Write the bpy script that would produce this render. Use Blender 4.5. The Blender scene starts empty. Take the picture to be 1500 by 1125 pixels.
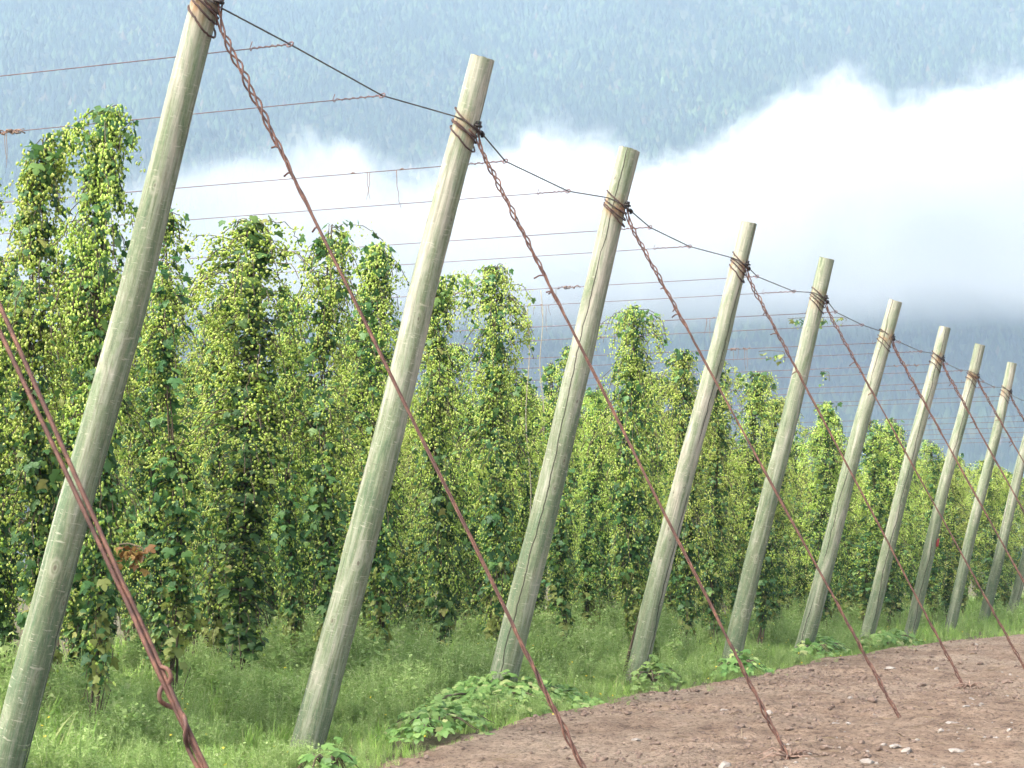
import bpy, math, random
import numpy as np
from mathutils import Vector, Matrix

random.seed(7)
R0 = np.random.RandomState(11)
S = bpy.context.scene
COL = S.collection
PI = math.pi

# ------------------------------------------------------------------ camera
F, PITCH, YAW = 3066.46, 0.0866601, 0.3850818        # focal length in pixels of a 1500 px wide frame
CAM = np.array([8.4258, 0.0, 1.446])
VD = np.array([-math.sin(YAW)*math.cos(PITCH), math.cos(YAW)*math.cos(PITCH), math.sin(PITCH)])
RD = np.array([math.cos(YAW), math.sin(YAW), 0.0])
UD = np.cross(RD, VD)

def ray(px, py):
    return VD + RD*((px-750)/F) - UD*((py-562.5)/F)

def on_y(px, py, Y):
    d = ray(px, py)
    return Vector(CAM + d*((Y-CAM[1])/d[1]))

def on_ground(px, py, z=0.0):
    d = ray(px, py)
    return Vector(CAM + d*((z-CAM[2])/d[2]))

cam_d = bpy.data.cameras.new('camera')
cam_d.sensor_width = 36.0
cam_d.lens = F/1500*36.0
cam_d.clip_start = 0.1
cam_d.clip_end = 12000
cam = bpy.data.objects.new('camera', cam_d)
COL.objects.link(cam)
m3 = Matrix((RD.tolist(), UD.tolist(), (-VD).tolist())).transposed()
cam.matrix_world = Matrix.Translation(Vector(CAM)) @ m3.to_4x4()
cam_d.dof.use_dof = True
cam_d.dof.focus_distance = 25.0
cam_d.dof.aperture_fstop = 9.0
S.camera = cam

# ------------------------------------------------------------------ helpers
def tag(o, label=None, cat=None, group=None, kind=None):
    if label: o['label'] = label
    if cat: o['category'] = cat
    if group: o['group'] = group
    if kind: o['kind'] = kind
    return o

def empty(name, loc):
    o = bpy.data.objects.new(name, None)
    o.empty_display_size = 0.2
    o.location = loc
    COL.objects.link(o)
    return o

def link(name, me, parent=None, loc=None):
    o = bpy.data.objects.new(name, me)
    COL.objects.link(o)
    if parent is not None: o.parent = parent
    if loc is not None: o.location = loc
    return o

def np_mesh(name, verts, faces_flat, sizes, mat, smooth=False):
    """verts (n,3); faces_flat concatenated vertex ids; sizes loop count of each face"""
    me = bpy.data.meshes.new(name)
    verts = np.ascontiguousarray(verts, dtype=np.float32)
    me.vertices.add(len(verts)); me.vertices.foreach_set('co', verts.ravel())
    faces_flat = np.asarray(faces_flat, dtype=np.int32); sizes = np.asarray(sizes, dtype=np.int32)
    me.loops.add(len(faces_flat)); me.loops.foreach_set('vertex_index', faces_flat)
    me.polygons.add(len(sizes))
    st = np.zeros(len(sizes), dtype=np.int32); st[1:] = np.cumsum(sizes)[:-1]
    me.polygons.foreach_set('loop_start', st)
    me.polygons.foreach_set('loop_total', sizes)
    me.update(calc_edges=True)
    me.polygons.foreach_set('use_smooth', np.full(len(sizes), smooth))
    if mat: me.materials.append(mat)
    return me

class Tmpl:
    def __init__(s, v, f):
        s.v = np.array(v, float); s.f = f
        s.flat = np.array([i for q in f for i in q]); s.sizes = np.array([len(q) for q in f])

def scatter(name, tm, mats, mat, smooth=False):
    """mats: (n,3,4) transforms of a template -> one mesh"""
    n = len(mats)
    V = np.einsum('nij,kj->nki', mats[:, :, :3], tm.v) + mats[:, None, :, 3]
    off = (np.arange(n)*len(tm.v))[:, None]
    return np_mesh(name, V.reshape(-1, 3), (tm.flat[None]+off).ravel(), np.tile(tm.sizes, n), mat, smooth)

def frames(pos, zax, scale, spin=None, rs=R0):
    """transforms with local z along zax, random spin"""
    n = len(pos)
    z = zax/np.linalg.norm(zax, axis=1, keepdims=True)
    a = np.where(np.abs(z[:, 2:3]) > .9, np.array([[1., 0, 0]]), np.array([[0, 0, 1.]]))
    x = np.cross(a, z); x /= np.linalg.norm(x, axis=1, keepdims=True)
    y = np.cross(z, x)
    if spin is None: spin = rs.uniform(0, 2*PI, n)
    c, s = np.cos(spin)[:, None], np.sin(spin)[:, None]
    X = x*c+y*s; Y = -x*s+y*c
    M = np.zeros((n, 3, 4))
    sc = np.asarray(scale)
    if sc.ndim == 1: sc = np.stack([sc]*3, 1)
    M[:, :, 0] = X*sc[:, :1]; M[:, :, 1] = Y*sc[:, 1:2]; M[:, :, 2] = z*sc[:, 2:]
    M[:, :, 3] = pos
    return M

def join_arrays(parts):
    V, Fl, Sz, o = [], [], [], 0
    for v, f, s in parts:
        V.append(v); Fl.append(np.asarray(f)+o); Sz.append(s); o += len(v)
    return np.concatenate(V), np.concatenate(Fl), np.concatenate(Sz)

def tube(pts, rad, sides=6, caps=True):
    """arrays of a tube along pts (list of Vector); rad number or list"""
    P = [Vector(p) for p in pts]; n = len(P)
    rr = rad if hasattr(rad, '__len__') else [rad]*n
    T = [(P[min(i+1, n-1)]-P[max(i-1, 0)]).normalized() for i in range(n)]
    ref = Vector((0, 0, 1)) if abs(T[0].z) < .9 else Vector((1, 0, 0))
    nrm = T[0].cross(ref).normalized()
    V = []
    for i in range(n):
        nrm = (nrm - T[i]*nrm.dot(T[i]))
        nrm = nrm.normalized() if nrm.length > 1e-6 else T[i].orthogonal().normalized()
        b = T[i].cross(nrm)
        for k in range(sides):
            a = 2*PI*k/sides
            V.append(P[i]+(nrm*math.cos(a)+b*math.sin(a))*rr[i])
    Fl, Sz = [], []
    for i in range(n-1):
        for k in range(sides):
            Fl += [i*sides+k, i*sides+(k+1) % sides, (i+1)*sides+(k+1) % sides, (i+1)*sides+k]; Sz.append(4)
    if caps:
        Fl += list(range(sides))[::-1]; Sz.append(sides)
        Fl += [(n-1)*sides+k for k in range(sides)]; Sz.append(sides)
    return np.array([tuple(v) for v in V]), Fl, Sz

def tubes(name, parts, mat, parent=None, loc=None):
    v, f, s = join_arrays(parts)
    if loc is not None: v = v-np.array(tuple(loc))
    return link(name, np_mesh(name, v, f, s, mat, True), parent)

# ------------------------------------------------------------------ materials
def new_mat(name):
    m = bpy.data.materials.new(name); m.use_nodes = True
    nt = m.node_tree; b = nt.nodes['Principled BSDF']
    return m, nt, b

def nd(nt, typ, **kw):
    n = nt.nodes.new(typ)
    ins = kw.pop('ins', {})
    for k, v in kw.items(): setattr(n, k, v)
    for k, v in ins.items():
        if hasattr(v, 'is_linked') or isinstance(v, bpy.types.NodeSocket): nt.links.new(v, n.inputs[k])
        else: n.inputs[k].default_value = v
    return n

def ramp(nt, fac, stops, interp='LINEAR'):
    n = nt.nodes.new('ShaderNodeValToRGB'); n.color_ramp.interpolation = interp
    e = n.color_ramp.elements
    while len(e) < len(stops): e.new(0.5)
    for i, (p, c) in enumerate(stops):
        e[i].position = p
        e[i].color = (c[0], c[1], c[2], 1) if hasattr(c, '__len__') else (c, c, c, 1)
    nt.links.new(fac, n.inputs['Fac'])
    return n.outputs['Color']

def mix(nt, fac, a, b, blend='MIX'):
    n = nt.nodes.new('ShaderNodeMix'); n.data_type = 'RGBA'; n.blend_type = blend
    for sock, v in ((n.inputs['Factor'], fac), (n.inputs['A'], a), (n.inputs['B'], b)):
        if isinstance(v, bpy.types.NodeSocket): nt.links.new(v, sock)
        elif hasattr(v, '__len__'): sock.default_value = (v[0], v[1], v[2], 1)
        else: sock.default_value = v
    # the colour sockets share names with the float ones: pick by type
    return n

def mixc(nt, fac, a, b, blend='MIX'):
    n = nt.nodes.new('ShaderNodeMix'); n.data_type = 'RGBA'; n.blend_type = blend
    fs = [s for s in n.inputs if s.name == 'Factor' and s.type == 'VALUE'][0]
    ac = [s for s in n.inputs if s.name == 'A' and s.type == 'RGBA'][0]
    bc = [s for s in n.inputs if s.name == 'B' and s.type == 'RGBA'][0]
    for sock, v in ((fs, fac), (ac, a), (bc, b)):
        if isinstance(v, bpy.types.NodeSocket): nt.links.new(v, sock)
        elif hasattr(v, '__len__'): sock.default_value = (v[0], v[1], v[2], 1)
        else: sock.default_value = v
    return [s for s in n.outputs if s.type == 'RGBA'][0]

def math_n(nt, op, a, b=None, c=None, clamp=False):
    n = nt.nodes.new('ShaderNodeMath'); n.operation = op; n.use_clamp = clamp
    for i, v in enumerate((a, b, c)):
        if v is None: continue
        if isinstance(v, bpy.types.NodeSocket): nt.links.new(v, n.inputs[i])
        else: n.inputs[i].default_value = v
    return n.outputs[0]

def noise(nt, vec, scale, detail=4, rough=.55, dist=0.0):
    n = nt.nodes.new('ShaderNodeTexNoise')
    nt.links.new(vec, n.inputs['Vector'])
    n.inputs['Scale'].default_value = scale; n.inputs['Detail'].default_value = detail
    n.inputs['Roughness'].default_value = rough; n.inputs['Distortion'].default_value = dist
    return n.outputs['Fac']

def mapping(nt, vec, scale=(1, 1, 1), loc=(0, 0, 0)):
    n = nt.nodes.new('ShaderNodeMapping')
    nt.links.new(vec, n.inputs['Vector'])
    n.inputs['Scale'].default_value = scale
    n.inputs['Location'].default_value = loc
    return n.outputs['Vector']

def leaf_mat(name, stops, trans=0.35, rough=.55, spec=.3, world_scale=.5, tint=None, alt=None, lift=0.0, tintf=.45):
    """foliage: colour varies leaf by leaf, plus large clumps; part of the light goes through"""
    m, nt, b = new_mat(name)
    geo = nd(nt, 'ShaderNodeNewGeometry')
    c = ramp(nt, geo.outputs['Random Per Island'], stops)
    oi = nd(nt, 'ShaderNodeObjectInfo')
    tc = nd(nt, 'ShaderNodeTexCoord')
    nz = noise(nt, tc.outputs['Object'], world_scale, 2)
    c = mixc(nt, math_n(nt, 'MULTIPLY', nz, tintf), c, tint or (stops[0][1]))
    if alt:      # yellowed foliage low on the plant: object height in metres
        sx = nd(nt, 'ShaderNodeSeparateXYZ'); nt.links.new(tc.outputs['Object'], sx.inputs[0])
        low = nd(nt, 'ShaderNodeMapRange', ins={'From Min': 2.4, 'From Max': .7, 'To Min': 0, 'To Max': 1}); nt.links.new(sx.outputs['Z'], low.inputs['Value'])
        r2 = math_n(nt, 'FRACT', math_n(nt, 'MULTIPLY', geo.outputs['Random Per Island'], 37.7))
        k = math_n(nt, 'GREATER_THAN', math_n(nt, 'MULTIPLY', low.outputs[0], math_n(nt, 'ADD', oi.outputs['Random'], .55)), math_n(nt, 'ADD', r2, .62))
        c = mixc(nt, math_n(nt, 'MULTIPLY', k, .85), c, alt)
    hsv = nd(nt, 'ShaderNodeHueSaturation')
    nt.links.new(c, hsv.inputs['Color'])
    nt.links.new(math_n(nt, 'ADD', math_n(nt, 'MULTIPLY', oi.outputs['Random'], .25), .92), hsv.inputs['Value'])
    nt.links.new(math_n(nt, 'ADD', math_n(nt, 'MULTIPLY', oi.outputs['Random'], .018), .495), hsv.inputs['Hue'])
    c = hsv.outputs['Color']
    nt.links.new(c, b.inputs['Base Color'])
    b.inputs['Roughness'].default_value = rough
    b.inputs['Specular IOR Level'].default_value = spec
    tr = nd(nt, 'ShaderNodeBsdfTranslucent'); nt.links.new(c, tr.inputs['Color'])
    if lift:      # shading normals bent upward to brighten the foliage; leaf shape unchanged
        va = nd(nt, 'ShaderNodeVectorMath', operation='SCALE'); nt.links.new(geo.outputs['Normal'], va.inputs[0]); va.inputs['Scale'].default_value = 1-lift
        vb = nd(nt, 'ShaderNodeVectorMath', operation='ADD'); nt.links.new(va.outputs[0], vb.inputs[0]); vb.inputs[1].default_value = (0, 0, lift)
        vn = nd(nt, 'ShaderNodeVectorMath', operation='NORMALIZE'); nt.links.new(vb.outputs[0], vn.inputs[0])
        nt.links.new(vn.outputs[0], b.inputs['Normal'])
    ms = nd(nt, 'ShaderNodeMixShader', ins={'Fac': trans})
    nt.links.new(b.outputs[0], ms.inputs[1]); nt.links.new(tr.outputs[0], ms.inputs[2])
    nt.links.new(ms.outputs[0], nt.nodes['Material Output'].inputs['Surface'])
    return m

M = {}
M['hop_leaf'] = leaf_mat('hop_leaf', [(0, (.042, .100, .034)), (.35, (.066, .150, .042)), (.7, (.115, .22, .054)), (.95, (.19, .29, .065)), (1, (.36, .33, .09))], .38, .5, .3, 1.2, alt=(.26, .27, .07))
M['hop_cone'] = leaf_mat('hop_cone', [(0, (.36, .48, .08)), (.35, (.50, .60, .13)), (.7, (.63, .69, .21)), (1, (.76, .77, .34))], .45, .65, .2, .9, tint=(.44, .56, .10))
M['grass'] = leaf_mat('grass', [(0, (.16, .27, .05)), (.5, (.27, .40, .08)), (.85, (.37, .47, .13)), (1, (.52, .48, .24))], .4, .6, .2, .7, lift=.4)
M['weed'] = leaf_mat('weed', [(0, (.18, .29, .075)), (.5, (.29, .40, .12)), (.85, (.39, .48, .19)), (1, (.50, .53, .27))], .4, .6, .2, .6, lift=.4)
M['runner'] = leaf_mat('runner', [(0, (.085, .165, .035)), (.5, (.155, .265, .06)), (.85, (.27, .37, .11)), (1, (.42, .40, .17))], .35, .5, .35, .8)
M['flower'] = leaf_mat('flower', [(0, (.70, .55, .03)), (1, (.80, .66, .10))], .2)

def plain(name, stops, scale, rough=.8, stretch=(1, 1, 1), bump=0.0, metal=0.0, detail=5):
    m, nt, b = new_mat(name)
    tc = nd(nt, 'ShaderNodeTexCoord')
    v = mapping(nt, tc.outputs['Object'], stretch)
    f = noise(nt, v, scale, detail, .6)
    nt.links.new(ramp(nt, f, stops), b.inputs['Base Color'])
    b.inputs['Roughness'].default_value = rough
    b.inputs['Metallic'].default_value = metal
    if bump:
        bp = nd(nt, 'ShaderNodeBump', ins={'Strength': bump, 'Distance': .01}); nt.links.new(f, bp.inputs['Height'])
        nt.links.new(bp.outputs[0], b.inputs['Normal'])
    return m

M['rust'] = plain('rusty_wire', [(.25, (.040, .019, .014)), (.5, (.095, .040, .027)), (.72, (.20, .092, .055))], 14, .75, bump=.3)
M['rust_dark'] = plain('dark_rusty_wire', [(.3, (.022, .013, .011)), (.55, (.060, .027, .020)), (.75, (.13, .06, .038))], 18, .7, bump=.3)
M['cable'] = plain('grey_cable', [(.3, (.05, .045, .043)), (.7, (.13, .11, .10))], 25, .55, metal=.4)
M['thin_wire'] = plain('thin_wire', [(.3, (.10, .055, .055)), (.7, (.19, .11, .10))], 10, .7)
M['iron'] = plain('dark_iron', [(.3, (.015, .013, .012)), (.7, (.05, .04, .035))], 30, .6, metal=.5)
M['bine'] = plain('bine_stem', [(.3, (.045, .032, .02)), (.6, (.10, .075, .04)), (.8, (.20, .16, .09))], 9, .85, (1, 1, .3), .4)
M['twine'] = plain('twine', [(.3, (.25, .22, .15)), (.7, (.38, .34, .25))], 20, .9)
M['dead'] = plain('dead_vine', [(.3, (.13, .075, .055)), (.7, (.28, .19, .14))], 20, .9)
M['red'] = plain('red_ribbon', [(.3, (.20, .016, .016)), (.7, (.30, .035, .03))], 20, .6)
M['stone'] = plain('pale_stone', [(.3, (.15, .125, .105)), (.6, (.235, .205, .175)), (.8, (.33, .30, .26))], 11, .85, bump=.5)
M['straw'] = plain('straw', [(.3, (.13, .09, .055)), (.7, (.27, .21, .13))], 8, .9)

def wood_mat():
    """weathered treated timber: green stain worn to grey-beige, long grain, knots, dark drying cracks"""
    m, nt, b = new_mat('treated_timber')
    uv = nd(nt, 'ShaderNodeUVMap').outputs['UV']           # u round the pole in metres, v along it in metres
    oi = nd(nt, 'ShaderNodeObjectInfo')
    r = oi.outputs['Random']
    off = nd(nt, 'ShaderNodeCombineXYZ')
    nt.links.new(math_n(nt, 'MULTIPLY', r, 31.0), off.inputs[2]); nt.links.new(math_n(nt, 'MULTIPLY', r, 17.0), off.inputs[0]); nt.links.new(math_n(nt, 'MULTIPLY', r, 23.0), off.inputs[1])
    va = nd(nt, 'ShaderNodeVectorMath', operation='ADD'); nt.links.new(uv, va.inputs[0]); nt.links.new(off.outputs[0], va.inputs[1])
    p = va.outputs[0]
    sep = nd(nt, 'ShaderNodeSeparateXYZ'); nt.links.new(uv, sep.inputs[0])
    u, v = sep.outputs['X'], sep.outputs['Y']
    warp = noise(nt, p, 2.0, 2)
    blot = noise(nt, mapping(nt, p, (7.0, 1.0, 1)), 1.0, 7, .72, .6)
    grain = noise(nt, mapping(nt, p, (70, 3.0, 1)), 1.0, 6, .7, .6)
    fine = noise(nt, mapping(nt, p, (220, 14.0, 1)), 1.0, 3, .6)
    band = noise(nt, mapping(nt, p, (5, 16, 1)), 1.0, 4, .6, 2.5)
    low = nd(nt, 'ShaderNodeMapRange', ins={'From Min': 4.6, 'From Max': .6, 'To Min': -.05, 'To Max': .17}); nt.links.new(v, low.inputs['Value'])
    blot = math_n(nt, 'ADD', math_n(nt, 'MULTIPLY', math_n(nt, 'SUBTRACT', blot, .5), 1.6), .5)
    g = math_n(nt, 'ADD', math_n(nt, 'ADD', blot, low.outputs[0]), math_n(nt, 'MULTIPLY', math_n(nt, 'SUBTRACT', r, .5), .14))
    c = ramp(nt, g, [(.30, (.43, .395, .315)), (.41, (.325, .325, .245)), (.49, (.25, .275, .19)), (.60, (.165, .21, .115)), (.76, (.09, .145, .075))])
    c = mixc(nt, math_n(nt, 'MULTIPLY', ramp(nt, grain, [(.35, 1.0), (.58, 0.0)]), .55), c, (.085, .075, .05))
    c = mixc(nt, math_n(nt, 'MULTIPLY', ramp(nt, fine, [(.5, 0.0), (.72, 1.0)]), .40), c, (.40, .36, .28))
    c = mixc(nt, math_n(nt, 'MULTIPLY', ramp(nt, band, [(.50, 0.0), (.56, 1.0), (.62, 0.0)]), .14), c, (.38, .36, .27))
    streak = noise(nt, mapping(nt, p, (26, .7, 1)), 1.0, 5, .65, .3)
    c = mixc(nt, math_n(nt, 'MULTIPLY', ramp(nt, streak, [(.30, 1.0), (.5, 0.0)]), .55), c, (.12, .125, .075))
    c = mixc(nt, math_n(nt, 'MULTIPLY', ramp(nt, streak, [(.52, 0.0), (.72, 1.0)]), .5), c, (.44, .415, .335))
    nick = noise(nt, mapping(nt, p, (11, 48, 1)), 1.0, 3, .6, .8)
    c = mixc(nt, math_n(nt, 'MULTIPLY', ramp(nt, nick, [(.62, 0.0), (.68, 1.0)]), .5), c, (.46, .43, .34))
    c = mixc(nt, math_n(nt, 'MULTIPLY', ramp(nt, nick, [(.27, 1.0), (.33, 0.0)]), .5), c, (.09, .075, .05))
    # knots: sparse cells
    vor = nd(nt, 'ShaderNodeTexVoronoi', voronoi_dimensions='2D', ins={'Scale': 1.0, 'Randomness': 1.0}); nt.links.new(mapping(nt, p, (3.6, 1.9, 1)), vor.inputs['Vector'])
    vd = vor.outputs['Distance']
    kn = ramp(nt, noise(nt, mapping(nt, p, (1.7, .9, 1)), 1.0, 1), [(.50, 0.0), (.54, 1.0)])
    vd = math_n(nt, 'ADD', vd, math_n(nt, 'MULTIPLY', math_n(nt, 'SUBTRACT', noise(nt, mapping(nt, p, (14, 8, 1)), 1.0, 3), .5), .07))
    ring = ramp(nt, vd, [(.0, .75), (.045, .55), (.07, .0), (.10, .8), (.16, 0.0)])
    c = mixc(nt, math_n(nt, 'MULTIPLY', math_n(nt, 'MULTIPLY', ring, .5), kn), c, (.37, .35, .27))
    core = ramp(nt, vd, [(.022, 1.0), (.04, 0.0)])
    c = mixc(nt, math_n(nt, 'MULTIPLY', math_n(nt, 'MULTIPLY', core, .7), kn), c, (.08, .06, .04))
    # drying cracks: thin dark lines that wander along the grain, present on part of the length
    wob = math_n(nt, 'MULTIPLY', math_n(nt, 'SUBTRACT', noise(nt, mapping(nt, p, (0.01, 1.1, 1)), 1.0, 4, .6), .5), .16)
    cu = math_n(nt, 'ABSOLUTE', math_n(nt, 'SUBTRACT', math_n(nt, 'FRACT', math_n(nt, 'DIVIDE', math_n(nt, 'ADD', math_n(nt, 'ADD', u, wob), math_n(nt, 'MULTIPLY', r, .8)), .37)), .5))
    pres = ramp(nt, noise(nt, mapping(nt, p, (1.2, .55, 1)), 1.0, 2), [(.40, 0.0), (.48, 1.0)])
    wid = math_n(nt, 'MULTIPLY', pres, .018)
    crack = math_n(nt, 'LESS_THAN', cu, wid)
    c = mixc(nt, math_n(nt, 'MULTIPLY', crack, .9), c, (.035, .03, .022))
    # orange rust stain below and on the wire wraps (about 5.3 m up the pole)
    sr = nd(nt, 'ShaderNodeMapRange', ins={'From Min': .17, 'From Max': .02, 'To Min': 0, 'To Max': 1})
    nt.links.new(math_n(nt, 'ABSOLUTE', math_n(nt, 'SUBTRACT', v, 5.30)), sr.inputs['Value'])
    st = math_n(nt, 'MULTIPLY', sr.outputs[0], ramp(nt, noise(nt, mapping(nt, p, (9, 7, 1)), 1.0, 4), [(.42, 0.0), (.60, 1.0)]))
    c = mixc(nt, math_n(nt, 'MULTIPLY', st, .55), c, (.30, .12, .04))
    hs_ = nd(nt, 'ShaderNodeHueSaturation'); hs_.inputs['Saturation'].default_value = 1.0; hs_.inputs['Value'].default_value = 1.0; nt.links.new(c, hs_.inputs['Color']); c = hs_.outputs['Color']
    nt.links.new(c, b.inputs['Base Color'])
    b.inputs['Roughness'].default_value = .85
    b.inputs['Specular IOR Level'].default_value = .25
    hgt = math_n(nt, 'SUBTRACT', math_n(nt, 'ADD', math_n(nt, 'MULTIPLY', grain, .6), math_n(nt, 'MULTIPLY', fine, .35)), math_n(nt, 'MULTIPLY', crack, 1.2))
    bp = nd(nt, 'ShaderNodeBump', ins={'Strength': .55, 'Distance': .006}); nt.links.new(hgt, bp.inputs['Height'])
    nt.links.new(bp.outputs[0], b.inputs['Normal'])
    return m
M['wood'] = wood_mat()
M['end'] = plain('end_grain', [(.3, (.18, .15, .11)), (.7, (.32, .28, .21))], 30, .9)

def soil_mat(name, grassy):
    m, nt, b = new_mat(name)
    tc = nd(nt, 'ShaderNodeTexCoord'); p = tc.outputs['Object']
    big = noise(nt, p, .35, 4, .6, .3)
    mid = noise(nt, p, 2.6, 6, .65)
    fine = noise(nt, p, 24, 6, .7)
    grit = noise(nt, p, 90, 3, .7)
    c = ramp(nt, mid, [(.28, (.082, .055, .040)), (.44, (.192, .131, .092)), (.60, (.272, .194, .138)), (.8, (.33, .25, .195))])
    c = mixc(nt, math_n(nt, 'MULTIPLY', ramp(nt, big, [(.46, 0.0), (.62, 1.0)]), .6), c, (.30, .235, .175))
    c = mixc(nt, math_n(nt, 'MULTIPLY', ramp(nt, fine, [(.38, 1.0), (.52, 0.0)]), .75), c, (.045, .029, .021))
    c = mixc(nt, math_n(nt, 'MULTIPLY', ramp(nt, grit, [(.60, 0.0), (.72, 1.0)]), .40), c, (.26, .21, .17))
    if grassy:
        c = mixc(nt, .55, c, (.07, .09, .035))
    nt.links.new(c, b.inputs['Base Color'])
    b.inputs['Roughness'].default_value = .95
    b.inputs['Specular IOR Level'].default_value = .15
    h = math_n(nt, 'ADD', math_n(nt, 'MULTIPLY', fine, .7), math_n(nt, 'MULTIPLY', grit, .35))
    h = math_n(nt, 'ADD', h, math_n(nt, 'MULTIPLY', mid, .8))
    bp = nd(nt, 'ShaderNodeBump', ins={'Strength': 1.0, 'Distance': .06}); nt.links.new(h, bp.inputs['Height'])
    nt.links.new(bp.outputs[0], b.inputs['Normal'])
    return m
M['soil'] = soil_mat('dry_soil', False)
M['verge'] = soil_mat('verge_soil', True)
M['clod'] = plain('soil_clod', [(.3, (.08, .052, .038)), (.6, (.15, .104, .078)), (.8, (.23, .17, .13))], 14, .95, bump=.5)

# ------------------------------------------------------------------ ground, dirt road
def vnoise(x, y, seed=0):
    """cheap smooth value noise on arrays"""
    xi, yi = np.floor(x).astype(int), np.floor(y).astype(int)
    fx, fy = x-xi, y-yi
    fx = fx*fx*(3-2*fx); fy = fy*fy*(3-2*fy)
    def h(a, b):
        n = (a*374761393+b*668265263+seed*1442695041) & 0xffffffff
        n = ((n ^ (n >> 13))*1274126177) & 0xffffffff
        return ((n ^ (n >> 16)) & 0xffff)/65535.0
    return (h(xi, yi)*(1-fx)+h(xi+1, yi)*fx)*(1-fy)+(h(xi, yi+1)*(1-fx)+h(xi+1, yi+1)*fx)*fy

EDGE_PX = [(430, 1150), (507, 1120), (600, 1098), (720, 1073), (833, 1050), (927, 1027), (1000, 1013), (1113, 995), (1213, 968), (1290, 957), (1383, 943), (1500, 934)]
EDGE = [on_ground(x, y, -.03) for x, y in EDGE_PX]
ey = np.array([-60]+[e.y for e in EDGE]+[95, 900]); ex = np.array([.45]+[e.x for e in EDGE]+[1.2, 1.2])
def edge_x(y):
    return np.interp(y, ey, ex)+.22*(vnoise(y*1.3, y*0+3.3, 5)-.5)+.22*(vnoise(y*3.7, y*0+1.3, 6)-.5)+.10*(vnoise(y*11, y*0+4.3, 8)-.5)

def ground_z(x, y):
    near = np.clip((19.5-y)/5.0, 0, 1)
    return -.12*near*near*(3-2*near)*np.clip((x+4)/4, 0, 1)

def soil_rough(x, y):
    return (-.035*np.exp(-((x-3.4-.25*np.sin(y*.11))/.28)**2)-.035*np.exp(-((x-5.1-.25*np.sin(y*.11))/.28)**2)+.07*(vnoise(x*.8, y*.8, 1)-.5)+.05*(vnoise(x*2.7, y*2.7, 2)-.5)+.035*(vnoise(x*8, y*8, 3)-.5)+.022*(vnoise(x*19, y*19, 4)-.5))

def grid_mesh(name, xs, ys, zf, mat, keep=None):
    X, Y = np.meshgrid(xs, ys)
    Z = zf(X, Y)
    nx, ny = len(xs), len(ys)
    idx = np.arange(nx*ny).reshape(ny, nx)
    q = np.stack([idx[:-1, :-1], idx[:-1, 1:], idx[1:, 1:], idx[1:, :-1]], -1).reshape(-1, 4)
    if keep is not None:
        cx = (X[:-1, :-1]+X[1:, 1:])/2; cy = (Y[:-1, :-1]+Y[1:, 1:])/2
        q = q[keep(cx, cy).ravel()]
    return np_mesh(name, np.stack([X, Y, Z], -1).reshape(-1, 3), q.ravel(), np.full(len(q), 4), mat, True)

def spaced(*segs):
    out = []
    for a, b, st in segs: out += list(np.arange(a, b, st))
    return np.array(out+[segs[-1][1]])
xs = spaced((-3500, -200, 150), (-200, -30, 10), (-30, 4, .4), (4, 30, 2), (30, 200, 10), (200, 3500, 150))
ys = spaced((-800, -20, 60), (-20, 10, 2), (10, 70, .4), (70, 200, 5), (200, 4200, 100))
g = link('ground', grid_mesh('ground', xs, ys, lambda x, y: ground_z(x, y)-.07, M['verge'])); g['kind'] = 'structure'

xs = spaced((-.8, 7, .05), (7, 12, .12), (12, 34, 1.0))
ys = spaced((-20, 12, 1.0), (12, 30, .05), (30, 60, .12), (60, 160, 1.0))
def road_z(x, y):
    d = np.clip((x-edge_x(y))/.35, -1, 1)
    return ground_z(x, y)+soil_rough(x, y)*np.clip(.7+.3*d, 0, 1)-.09*np.clip(-d, 0, 1)+.02*np.clip(1-np.abs(d-.4), 0, 1)
rd = link('dirt_road', grid_mesh('dirt_road', xs, ys, road_z, M['soil'], lambda x, y: x > edge_x(y)-.6)); rd['kind'] = 'structure'

# ------------------------------------------------------------------ trellis poles
PY = lambda i: 11.898+4.27*(i-1)
#        base px, wire px, top px, top width, base width (photo pixels)
POLES = {
 1: ((13, 1125), (301, 6), None, 40, 55, 'thick weathered green pole at the left edge, its top cut off by the frame'),
 2: ((449, 1110), (681, 186), (690.5, 82), 37, 50, 'pale leaning pole with its full height in view, nearest one with a visible top'),
 3: ((736, 1008), (902, 302), (923, 219), 32, 44, 'green-stained leaning pole standing in the leafy patch by the road'),
 4: ((928, 996), (1082, 388), (1098, 326), 23, 33, 'leaning pole with a dark split at its foot, fourth from the left'),
 5: ((1066, 986), (1198, 437), (1214, 379), 22, 30, 'leaning pole with knots, fifth from the left, taller than its right neighbour'),
 6: ((1176, 950), (1297, 493), (1312, 441), 20, 26, 'leaning pole with a ragged top, sixth from the left'),
 7: ((1266, 943), (1372, 524), (1384, 479), 16.5, 22, 'pale greenish leaning pole, seventh from the left'),
 8: ((1331, 932), (1424, 549), (1436, 505), 15, 19, 'leaning pole with a small red mark halfway up'),
 9: ((1388, 933), (1473, 573), (1480, 531), 13.5, 17, 'leaning pole just right of the one with the red mark'),
 10: ((1437, 922), (1517, 594), (1527, 556), 12.5, 16, 'leaning pole whose top is cut off by the right edge of the frame'),
 11: ((1476, 917), (1555, 612), (1564, 577), 11.5, 15, 'last leaning pole, only its foot in view at the right edge'),
}
def depth(p): return float((np.array(tuple(p))-CAM) @ VD)
PW = {}      # wire point on each pole axis, axis direction, radius
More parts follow.
